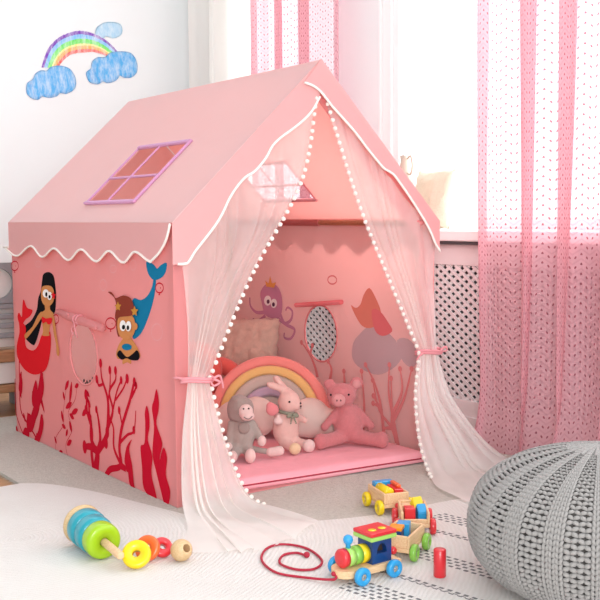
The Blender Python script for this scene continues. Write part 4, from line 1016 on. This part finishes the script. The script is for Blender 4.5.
bm = bmesh.new(); limb(bm, (.03, -.005, .028), (.085, -.03, .020), .013, .012); soft('tail', bm, M['pl_grey'], mk_)
bm = bmesh.new(); limb(bm, (.095, -.036, .019), (.125, -.045, .024), .018, .019); soft('tail_tip', bm, M['pl_pale'], mk_, .005)
# --- plush rabbit
ra = face_thing('plush_rabbit', 'pale pink plush rabbit with floral neck ribbon between monkey and pig', .607, .285, .30)
bm = bmesh.new(); ball(bm, (0, .012, .078), (.050, .042, .064)); ball(bm, (0, .01, .13), (.03, .028, .03)); ball(bm, (.008, -.002, .180), (.040, .040, .044)); ball(bm, (.026, -.024, .172), (.024, .022, .022))
limb(bm, (.010, .01, .215), (-.065, .0, .246), .015, .012); ball(bm, (-.045, .004, .238), (.03, .012, .014), (0, .35, 0)); limb(bm, (.005, .03, .215), (-.03, .035, .262), .015, .013)
limb(bm, (-.034, .0, .125), (-.040, -.030, .116), .016, .014); limb(bm, (.036, .0, .125), (.058, -.032, .114), .015, .013)
limb(bm, (-.015, -.01, .03), (.006, -.06, .024), .02, .018); limb(bm, (.03, -.005, .03), (.062, -.045, .026), .02, .018)
soft('body', bm, M['pl_bun'], ra)
for P in ((-.002, -.042, .186), (.040, -.040, .178)):
    bm = bmesh.new(); ball(bm, P, .0040, sub=2); obj('eye', bm, M['eye'], ra)
bm = bmesh.new(); ball(bm, (.040, -.043, .168), (.004, .003, .003), sub=2); tube(bm, [(.040, -.045, .166), (.040, -.044, .158)], .001, 5); obj('nose', bm, M['stitch'], ra)
bm = bmesh.new()
tube(bm, [(.003+.032*math.cos(a), .004+.032*math.sin(a), .140-.006*math.cos(a)) for a in [2*PI*i/24 for i in range(24)]], .006, 8, True)
for sx_ in (-1, 1): ball(bm, (.012+sx_*.012, -.034, .134), (.012, .006, .009), (0, sx_*.4, 0), sub=2); limb(bm, (.012+sx_*.003, -.036, .130), (.012+sx_*.010, -.044, .108), .004, .003, 4)
obj('neck_ribbon', bm, M['scarf'], ra)
bm = bmesh.new(); ball(bm, (-.058, -.014, .156), (.026, .010, .024), (0, .4, 0)); ball(bm, (-.066, -.014, .170), (.016, .010, .016)); soft('inner_ear', bm, M['pl_pink'], ra, .005)
bm = bmesh.new(); ball(bm, (-.044, -.038, .118), (.018, .014, .014)); ball(bm, (-.042, -.034, .132), (.008, .008, .01)); soft('hand', bm, M['pl_pale'], ra, .004)
bm = bmesh.new(); ball(bm, (.008, -.074, .0215), (.022, .016, .0215)); obj('foot', bm, M['pl_cream'], ra, True)
bm = bmesh.new(); ball(bm, (.066, -.056, .024), (.023, .018, .024)); obj('foot', bm, M['pl_pale'], ra, True)
# --- plush pig
pg = face_thing('plush_pig', 'dusty rose plush pig with round snout sitting rightmost on the tent mat', .838, .215, .05)
bm = bmesh.new(); ball(bm, (0, .01, .078), (.056, .048, .070)); ball(bm, (-.004, .006, .125), (.036, .034, .034)); ball(bm, (-.026, -.005, .190), (.056, .045, .045)); ball(bm, (-.045, -.022, .180), (.034, .032, .032))
limb(bm, (-.034, .010, .138), (-.090, -.004, .070), .014, .017); limb(bm, (.028, .010, .138), (.082, .002, .072), .014, .018)
limb(bm, (-.03, -.01, .034), (-.100, -.062, .029), .028, .026); limb(bm, (.03, -.01, .034), (.104, -.056, .029), .028, .026)
ball(bm, (-.110, -.070, .031), (.028, .026, .031)); ball(bm, (.116, -.062, .032), (.026, .026, .032))
ball(bm, (-.072, .006, .230), (.022, .012, .021), (0, -.5, 0)); ball(bm, (.030, .006, .232), (.026, .013, .026), (0, .6, 0))
soft('body', bm, M['pl_rose'], pg)
bm = bmesh.new(); ball(bm, (-.043, -.056, .180), (.026, .018, .024)); obj('snout', bm, M['pl_rose2'], pg, True)
for P in ((-.070, -.044, .198), (-.004, -.046, .198)):
    bm = bmesh.new(); ball(bm, P, .0042, sub=2); obj('eye', bm, M['eye'], pg)
for sx_ in (-1, 1):
    bm = bmesh.new(); ball(bm, (-.043+sx_*.007, -.0735, .182), (.003, .002, .004), sub=1); obj('nostril', bm, M['stitch'], pg)
bm = bmesh.new(); ball(bm, (.029, -.006, .231), (.016, .006, .016), (0, .6, 0)); obj('inner_ear', bm, M['pl_rose2'], pg, True)

# ------------------------------------------------------------------ wooden train
def wheel_on(root, x, y, m, r=.0225, t=.017, side=1):
    bm = bmesh.new(); lathe(bm, ring_profile(.0085, r, t, .006), 32, Matrix.Rotation(PI/2, 4, 'X'), closed=True)
    w_ = obj('wheel', bm, m, root, False, (x, y, r))
    bm = bmesh.new(); lathe(bm, [(0, -.004), (.0086, -.004), (.0086, .002), (0, .002)], 20, Matrix.Rotation(PI/2, 4, 'X')); obj('hub', bm, M['beech'], w_)
    bm = bmesh.new(); lathe(bm, [(0, -.006), (.0035, -.005), (.004, .006), (.002, .008), (0, .008)], 12, Matrix.Rotation(PI/2*side, 4, 'X')); obj('axle_pin', bm, M['steel'], w_)
    return w_
def heading(f): return math.atan2(f[1], f[0])
def wagon(label, wm, c, f, front_h=.066, blen=.064):
    w_ = thing('toy_wagon', label, 'toy wagon', (c[0], c[1], 0), heading(f), 'wagons of the wooden train')
    bm = bmesh.new(); hw = .040
    box(bm, -blen, -hw, .022, blen, hw, .034, .002); obj('floor_board', bm, M['beech'], w_)
    for s in (-1, 1):
        bm = bmesh.new(); box(bm, -blen, s*hw-(.007 if s > 0 else 0), .034, blen, s*hw+(.007 if s < 0 else 0), .066, .002); obj('side_board', bm, M['beech'], w_)
    bm = bmesh.new(); box(bm, blen-.008, -hw+.007, .034, blen, hw-.007, front_h, .002); obj('end_board', bm, M['beech'], w_)
    bm = bmesh.new(); box(bm, -blen, -hw+.007, .034, -blen+.008, hw-.007, .066, .002); obj('end_board', bm, M['beech'], w_)
    for sx_ in (-1, 1):
        for s in (-1, 1): wheel_on(w_, sx_*.050, s*.0495, wm, side=s)
        bm = bmesh.new(); tube(bm, [(sx_*.050, -.042, .0225), (sx_*.050, .042, .0225)], .0035, 8); obj('axle', bm, M['beech'], w_)
    bm = bmesh.new(); ball(bm, (blen+.012, 0, .030), .0105); tube(bm, [(blen-.002, 0, .030), (blen+.006, 0, .030)], .004, 8); obj('coupling', bm, M['t_red'], w_, True)
    return w_
def unit(a): q = Vector(a).normalized(); return (q.x, q.y)
F1, F2, F3 = unit((-.87, -.49)), unit((-.60, -.80)), unit((-.29, -.957))
C1, C2, C3 = (.279, -.722), (.440, -.585), (.508, -.395)
wg1 = wagon('wooden toy wagon on green wheels directly behind the locomotive', M['t_green'], C1, F1)
wg2 = wagon('wooden toy wagon on red wheels in the middle of the train', M['t_red'], C2, F2, .046)
wg3 = wagon('wooden toy wagon on yellow wheels at the tail of the train', M['t_yellow'], C3, F3)
def place(c, f, x, y, z, rz=0):
    a = heading(f); return Matrix.Translation((c[0], c[1], 0)) @ Matrix.Rotation(a, 4, 'Z') @ Matrix.Translation((x, y, z)) @ Matrix.Rotation(rz, 4, 'Z')
GB = 'loose wooden blocks'
def block(label, m, dims, m4, kind='box', group=GB):
    bm = bmesh.new(); a, b, h_ = dims
    if kind == 'box': box(bm, -a/2, -b/2, 0, a/2, b/2, h_, .0022)
    elif kind == 'house':
        P = [(-a/2, 0), (a/2, 0), (a/2, h_*.5), (0, h_), (-a/2, h_*.5)]
        A = [bm.verts.new((x, -b/2, z)) for x, z in P]; B = [bm.verts.new((x, b/2, z)) for x, z in P]
        bm.faces.new(A); bm.faces.new(B[::-1])
        for i in range(5): bm.faces.new((A[i], B[i], B[(i+1) % 5], A[(i+1) % 5]))
        bmesh.ops.recalc_face_normals(bm, faces=bm.faces[:]); bmesh.ops.bevel(bm, geom=bm.edges[:], offset=.002, segments=2, affect='EDGES')
    elif kind == 'cyl': lathe(bm, [(0, 0), (a/2-.002, 0), (a/2, .002), (a/2, h_-.002), (a/2-.002, h_), (0, h_)], 32)
    elif kind == 'log': lathe(bm, [(0, -a/2), (b/2-.002, -a/2), (b/2, -a/2+.002), (b/2, a/2-.002), (b/2-.002, a/2), (0, a/2)], 28, Matrix.Translation((0, 0, b/2)) @ Matrix.Rotation(PI/2, 4, 'Y'))
    o = obj('toy_block', bm, m); o.matrix_world = m4
    return tag(o, label, 'toy block', group)
zf = .0342
block('navy cube in the green-wheeled wagon, under an amber slab', M['t_navy'], (.034, .034, .034), place(C1, F1, .022, -.010, zf, .1))
block('amber slab lying on the navy cube in the green-wheeled wagon', M['t_amber'], (.036, .036, .010), place(C1, F1, .022, -.010, zf+.0345, .1))
block('sky blue cube at the back of the green-wheeled wagon', M['t_blue'], (.036, .034, .040), place(C1, F1, -.030, -.008, zf, .2))
block('red cube at the front of the red-wheeled wagon', M['t_red'], (.034, .030, .038), place(C2, F2, .030, -.014, zf, .05))
block('blue gabled block beside the red cube in the red-wheeled wagon', M['t_blue'], (.030, .026, .046), place(C2, F2, .022, .019, zf, .25), 'house')
block('yellow gabled block behind the blue one in the red-wheeled wagon', M['t_yellow'], (.034, .032, .056), place(C2, F2, -.014, .010, zf, .5), 'house')
block('pale wooden cube behind the red cube in the red-wheeled wagon', M['beech'], (.03, .026, .034), place(C2, F2, -.012, -.020, zf, 0))
block('yellow log block lying lengthwise in the yellow-wheeled wagon', M['t_yellow'], (.070, .030, .030), place(C3, F3, .012, -.017, zf+.014, .06), 'log')
block('red brick lying lengthwise in the yellow-wheeled wagon', M['t_red'], (.068, .026, .038), place(C3, F3, .014, .016, zf, -.03))
block('sky blue brick lying crosswise at the back of the yellow-wheeled wagon', M['t_blue'], (.026, .062, .044), place(C3, F3, -.040, 0, zf, .0))
block('orange stick lying on the red brick in the yellow-wheeled wagon', M['t_orange'], (.058, .013, .009), place(C3, F3, .006, .022, zf+.0385, -.03))
# the packing under the yellow log
block('pale wooden slat under the yellow log in the yellow-wheeled wagon', M['beech'], (.070, .030, .0135), place(C3, F3, .012, -.017, zf, .06))
block('red wooden cylinder standing on the rug beside the train', M['t_red'], (.031, .031, .070), Matrix.Translation((.236, -.908, 0)), 'cyl')
# locomotive
lo = thing('toy_locomotive', 'wooden toy locomotive with blue wheels, navy cab and red roof', 'toy locomotive', (.093, -.792, 0), heading(unit((-1, -.0))))
bm = bmesh.new()
P = [(-.088, -.036), (.060, -.036)]+[(.060+.036*math.sin(a), -.036*math.cos(a)) for a in [PI*i/14 for i in range(1, 14)]]+[(.060, .036), (-.088, .036)]
fill(bm, [P], lambda a, b: (a, b, .016)); r = bmesh.ops.extrude_face_region(bm, geom=bm.faces[:])
bmesh.ops.translate(bm, verts=[v for v in r['geom'] if isinstance(v, bmesh.types.BMVert)], vec=(0, 0, .018)); bmesh.ops.recalc_face_normals(bm, faces=bm.faces[:])
obj('base_plank', bm, M['beech'], lo)
for sx_ in (-.050, .050):
    for s in (-1, 1): wheel_on(lo, sx_, s*.053, M['t_blue'], side=s)
    bm = bmesh.new(); tube(bm, [(sx_, -.046, .0225), (sx_, .046, .0225)], .0035, 8); obj('axle', bm, M['beech'], lo)
QX = Matrix.Translation((0, 0, .0578)) @ Matrix.Rotation(PI/2, 4, 'Y')
for a, b, mk, cap in ((.062, .081, 't_red', 1), (.042, .062, 't_lgreen', 0), (.021, .042, 't_green', 0), (0, .021, 't_yellow', 0)):
    bm = bmesh.new(); r_ = .0235
    prof = [(0, a), (r_, a), (r_, b-(.006 if cap else 0))]+([(r_-.003, b-.002), (r_-.009, b)] if cap else [])+[(0, b)]
    lathe(bm, prof, 36, QX); obj('boiler_ring', bm, M[mk], lo)['label'] = {'t_red': 'red nose ring', 't_lgreen': 'pale green ring', 't_green': 'green ring', 't_yellow': 'yellow ring'}[mk]
bm = bmesh.new(); lathe(bm, [(0, .084), (.0065, .084), (.006, .094), (.011, .100), (.0125, .107), (.0105, .114), (.005, .118), (0, .1185)], 24, Matrix.Translation((.053, 0, -.0055))); obj('chimney', bm, M['t_blue'], lo)
# cab: block with an arched side window cut right through
bm = bmesh.new(); win = [(-.031-.016*math.cos(a), .059+.024*math.sin(a)) for a in [PI*i/12 for i in range(13)]]
fill(bm, [[(-.062, .034), (-.0005, .034), (-.0005, .093), (-.062, .093)], win], lambda a, b: (a, -.028, b)); r = bmesh.ops.extrude_face_region(bm, geom=bm.faces[:])
bmesh.ops.translate(bm, verts=[v for v in r['geom'] if isinstance(v, bmesh.types.BMVert)], vec=(0, .056, 0)); bmesh.ops.recalc_face_normals(bm, faces=bm.faces[:])
obj('cab', bm, M['t_navy'], lo)
boxobj('cab_lining', (-.050, -.012, .058, -.012, .012, .086), M['dark'], lo)  # dark block filling the window, stands for the shade inside the cab
boxobj('roof_board', (-.073, -.037, .093, .009, .037, .104), M['t_lgreen'], lo, .003)
boxobj('roof', (-.073, -.037, .104, .009, .037, .114), M['t_red'], lo, .003)
for x in (-.048, -.016):
    bm = bmesh.new(); lathe(bm, [(.0105, .1135), (.0105, .1145), (0, .1148)], 24, Matrix.Translation((x, .008, 0))); obj('roof_dot', bm, M['t_yellow'], lo)
bm = bmesh.new(); sp_ = [(0.031, -0.737), (-0.05, -0.715), (-0.08, -0.65), (-0.059, -0.558), (0.002, -0.49), (0.057, -0.487), (0.088, -0.553), (0.065, -0.651), (0.015, -0.69), (-0.026, -0.668), (-0.035, -0.607), (0.007, -0.56), (0.046, -0.566), (0.052, -0.603)]
inv = (Matrix.Translation((.093, -.792, 0)) @ Matrix.Rotation(heading(unit((-1, 0))), 4, 'Z')).inverted()
pts = [inv @ Vector((a, b, .0045)) for a, b in sp_]
pts = [Vector((.094, 0, .025)), Vector((.104, .006, .014))] + pts[1:]
cv = catmull(pts, 10); tube(bm, cv, .0032, 8); ball(bm, Vector((pts[-1].x, pts[-1].y, .0085)), .0085, sub=2); ball(bm, pts[0]+Vector((.004, 0, 0)), .006, sub=2)
obj('pull_cord', bm, M['cord'], lo)

# ------------------------------------------------------------------ stacking toy, lying down
A0, A1 = Vector((-.372, -.145, .0545)), Vector((-.388, -.425, .0440))
ax = (A1-A0).normalized()
st = thing('stacking_toy', 'wooden stacking toy base and peg lying on its side on the rug', 'stacking toy', tuple(A0-Vector((0, 0, .0545))))
def lathe_thing(name, prof, pos, d, m, label=None, parent=None, closed=False, rel=None):
    bm = bmesh.new(); mm = axis_mat(d, pos)
    if parent is not None: mm = Matrix.Translation(-Vector(parent.location)) @ mm
    else: mm = axis_mat(d, (0, 0, 0))
    lathe(bm, prof, 44, mm, closed=closed); o = obj(name, bm, m, parent)
    if parent is None: o.location = pos
    return o
lathe_thing('base_disc', [(0, -.011), (.046, -.011), (.052, -.007), (.0545, 0), (.052, .007), (.046, .011), (0, .011)], A0, ax, M['bead'], None, st)
lathe_thing('peg', [(0, .011), (.0105, .011), (.0105, .268), (.008, .275), (0, .276)], A0, ax, M['beech'], None, st)
RG = 'rings of the stacking toy'
def ring(label, m, pos, d, ro_, t, ri_=.0125, b=.012): return tag(lathe_thing('stacking_ring', ring_profile(ri_, ro_, t, b), pos, d, m, closed=True), label, 'stacking ring', RG)
ring('teal ring next to the wooden base of the lying stacking toy', M['t_teal'], A0+ax*.038, ax, .0525, .050, b=.014)
ring('teal ring between the other teal ring and the lime ring', M['t_teal'], A0+ax*.0895, ax, .0505, .050, b=.014)
ring('lime green ring at the front of the lying stacking toy', M['t_lime'], A0+ax*.140, ax, .0475, .048, b=.012)
ring('yellow ring tilted against the tip of the peg', M['t_yellow'], (-.338, -.404, .0345), (-.42, -.62, .60), .037, .022, .0105, .008)
ring('orange ring leaning behind the yellow ring', M['t_orange'], (-.291, -.372, .0325), (-.62, -.55, .42), .0335, .022, .0105, .008)
ring('red ring lying between the orange ring and the wooden bead', M['t_red'], (-.246, -.368, .0245), (-.10, -.72, .66), .0275, .020, .0095, .008)
bm = bmesh.new(); R_ = .0285; hr = .0105
prof = [(hr, -.026)]+[(R_*math.sin(a), -R_*math.cos(a)) for a in [.38+i*(PI-.76)/16 for i in range(17)]]+[(hr, .026)]
lathe(bm, prof, 36, axis_mat((.10, -.85, .40), (0, 0, 0)), closed=True)
b_ = obj('wooden_bead', bm, M['bead'], None, False, (-.222, -.428, .0285)); tag(b_, 'round natural wood bead with a wide hole beside the red ring', 'wooden bead')

# ------------------------------------------------------------------ knitted pouf
pf = thing('knitted_pouf', 'chunky grey knitted pouf in the right foreground', 'pouf', (.470, -1.195, 0))
RP, HP = .294, .314
def prof_p(t):
    """t 0 bottom centre .. 1 top centre -> (r, z)"""
    a = -PI/2+PI*t; c_, s_ = math.cos(a), math.sin(a)
    r_ = RP*abs(c_)**.62; z = HP/2+HP/2*math.copysign(abs(s_)**.92, s_)
    if t > .5: z += .036*max(0, 1-r_/.24)**1.15   # domed top
    return r_, z
bm = bmesh.new(); lathe(bm, [(max(0, prof_p(i/40)[0]-.009) if 0 < i < 40 else 0, min(max(prof_p(i/40)[1], .002), HP+.026)) for i in range(41)], 72)
obj('stuffing', bm, M['yarncore'], pf)
# arc-length table along the meridian
tab = []; s_ = 0; pr_ = None
for i in range(801):
    q = prof_p(i/800)
    if pr_: s_ += math.hypot(q[0]-pr_[0], q[1]-pr_[1])
    tab.append((s_, q)); pr_ = q
TOT = tab[-1][0]
def at(s):
    s = min(max(s, 0), TOT); lo_, hi_ = 0, 800
    while hi_-lo_ > 1:
        mid = (lo_+hi_)//2
        if tab[mid][0] <= s: lo_ = mid
        else: hi_ = mid
    t = (s-tab[lo_][0])/max(1e-9, tab[hi_][0]-tab[lo_][0]); a, b = tab[lo_][1], tab[hi_][1]
    r_, z = a[0]+(b[0]-a[0])*t, a[1]+(b[1]-a[1])*t
    dr, dz = b[0]-a[0], b[1]-a[1]; l_ = math.hypot(dr, dz) or 1
    return r_, z, dz/l_, -dr/l_
verts, faces = [], []
def surf(th, s, lift):
    r_, z, nr_, nz_ = at(s)
    return Vector(((r_+nr_*lift)*math.cos(th), (r_+nr_*lift)*math.sin(th), max(.006, z+nz_*lift))), Vector((nr_*math.cos(th), nr_*math.sin(th), nz_))
def strand(P, N_, w_, h_):
    """short bulging yarn segment through 4 points"""
    base_ = len(verts); K = 6
    prof_ = (.55, 1.0, 1.0, .55)
    for i, p in enumerate(P):
        t = (P[min(i+1, 3)]-P[max(i-1, 0)]).normalized(); sd = t.cross(N_[i]).normalized()
        for k_ in range(K):
            a = 2*PI*k_/K; verts.append(p+sd*math.cos(a)*w_*prof_[i]+N_[i]*math.sin(a)*h_*prof_[i])
    for i in range(3):
        for k_ in range(K): faces.append((base_+i*K+k_, base_+i*K+(k_+1) % K, base_+(i+1)*K+(k_+1) % K, base_+(i+1)*K+k_))
    faces.append(tuple(base_+k_ for k_ in range(K))[::-1]); faces.append(tuple(base_+3*K+k_ for k_ in range(K)))
NC = 126; hst = .0120; rowsn = int((TOT-.10)/hst)
for cidx in range(NC):
    th0 = 2*PI*cidx/NC; typ = cidx % 7
    for j in range(rowsn):
        s0 = .085+j*hst
        if s0 > TOT-.045: break
        r_ = at(s0)[0]
        if r_ < .05 and s0 < TOT/2: continue
        wd = 2*PI*r_/NC; sc_ = min(1, max(.45, wd/.0147))
        if typ in (0, 1, 6):        # chain of V stitches
            for sg in (-1, 1):
                P, N_ = [], []
                for t in (0, .33, .67, 1):
                    p, n_ = surf(th0+sg*(.10+.34*t)*2*PI/NC, s0+hst*1.35*t, .004*sc_*math.sin(PI*t)+.003); P.append(p); N_.append(n_)
                strand(P, N_, .0040*sc_, .0045*sc_)
        else:                        # garter bumps
            P, N_ = [], []; up_ = 1 if (cidx+j) % 2 else -1
            for t in (0, .33, .67, 1):
                p, n_ = surf(th0+(t-.5)*1.2*2*PI/NC, s0+hst*(.5+.26*up_*(t-.5)*2), .0055*math.sin(PI*t)*sc_-.0005); P.append(p); N_.append(n_)
            strand(P, N_, .0054*sc_, .0050*sc_)
me = bpy.data.meshes.new('knit_cover'); me.from_pydata(verts, [], faces); me.materials.append(M['yarn'])
for p in me.polygons: p.use_smooth = True
o = bpy.data.objects.new('knit_cover', me); COL.objects.link(o); o.parent = pf
bm = bmesh.new()
for i in range(26):
    a = 2*PI*i/26; P = []
    for s_q in (.075, .052, .03, .012, .002):
        r_, z_, q1, q2 = at(TOT-s_q); P.append((r_*math.cos(a+.1), r_*math.sin(a+.1), z_+.001))
    tube(bm, catmull(P, 4), lambda t: .0062-.003*t, 6)
obj('gathered_top', bm, M['yarn'], pf)

# ------------------------------------------------------------------ light and camera
wd_ = bpy.data.worlds.new('daylight'); SC.world = wd_; wd_.use_nodes = True
# bright hazy sky, brightest on the window side
nt = wd_.node_tree; bg = nt.nodes['Background']; bg.inputs[0].default_value = (.93, .97, 1.0, 1)
tc = nt.nodes.new('ShaderNodeTexCoord'); sx_ = nt.nodes.new('ShaderNodeSeparateXYZ'); mr = nt.nodes.new('ShaderNodeMapRange'); mr.interpolation_type = 'SMOOTHSTEP'
nt.links.new(tc.outputs['Generated'], sx_.inputs[0]); nt.links.new(sx_.outputs[0], mr.inputs[0])
mr.inputs[1].default_value = -.3; mr.inputs[2].default_value = .6; mr.inputs[3].default_value = 0.74; mr.inputs[4].default_value = 2.6
nt.links.new(mr.outputs[0], bg.inputs[1])
def sun(name, d, e, ang, col=(1, 1, 1)):
    l_ = bpy.data.lights.new(name, 'SUN'); l_.energy = e; l_.angle = math.radians(ang); l_.color = col
    o = bpy.data.objects.new(name, l_); COL.objects.link(o); o.location = (0, -3, 4); o.rotation_euler = (-Vector(d)).to_track_quat('-Z', 'Y').to_euler(); return o
sun('soft_daylight', (.12, -.85, .45), .30, 50, (.97, .99, 1))  # added second sun, soft fill from the camera side
sun('window_sun', (.62, -.40, .66), 3.4, 24, (1, 1, 1))
def area(name, loc, target, sx_, sy_, e, col=(1, 1, 1)):
    l_ = bpy.data.lights.new(name, 'AREA'); l_.shape = 'RECTANGLE'; l_.size = sx_; l_.size_y = sy_; l_.energy = e; l_.color = col
    o = bpy.data.objects.new(name, l_); COL.objects.link(o); o.location = loc
    o.rotation_euler = (Vector(target)-Vector(loc)).to_track_quat('-Z', 'Y').to_euler(); return o
area('window_daylight', (1.44, -2.4, 1.5), (.2, -.6, .3), 1.3, 1.5, 12, (.97, .99, 1))  # added light from the right, in the room; window there only assumed, not built
area('window_daylight_left', (-1.9, -3.9, 1.35), (1.2, .5, .45), 1.6, 1.6, 112, (.97, .99, 1))  # added fill for the lattice and tent interior, no window there
area('ceiling_lamp', (1.05, .75, 3.4), (1.15, .75, 0), .9, 1.8, 9, (1, 1, 1))  # added fill above the gap between tent and window wall, no real lamp
area('window_daylight_behind', (2.3, .1, 2.1), (.4, .6, .5), 2.4, 1.6, 100, (1, 1, 1))  # added area light outside the window, strengthens the daylight through it
cam = bpy.data.cameras.new('camera'); co = bpy.data.objects.new('camera', cam); COL.objects.link(co); SC.camera = co
cam.sensor_width = 36; cam.lens = 1002.49/600*36; cam.clip_start = .05
yaw, pitch, roll = .6200, .0829, -.0063
f_ = Vector((math.sin(yaw)*math.cos(pitch), math.cos(yaw)*math.cos(pitch), -math.sin(pitch))); r_ = Vector((math.cos(yaw), -math.sin(yaw), 0)); u_ = r_.cross(f_)
r2 = r_*math.cos(roll)+u_*math.sin(roll); u2 = -r_*math.sin(roll)+u_*math.cos(roll)
mw = Matrix((r2, u2, -f_)).transposed().to_4x4(); mw.translation = (-1.4409, -2.6709, .8871); co.matrix_world = mw
SC.view_settings.view_transform = 'Standard'; SC.view_settings.look = 'None'; SC.view_settings.gamma = 1; SC.view_settings.exposure = -0.06
SC.view_settings.use_curve_mapping = False
SC.cycles.max_bounces = 10; SC.cycles.transparent_max_bounces = 24; SC.cycles.diffuse_bounces = 5; SC.cycles.caustics_reflective = False; SC.cycles.caustics_refractive = False
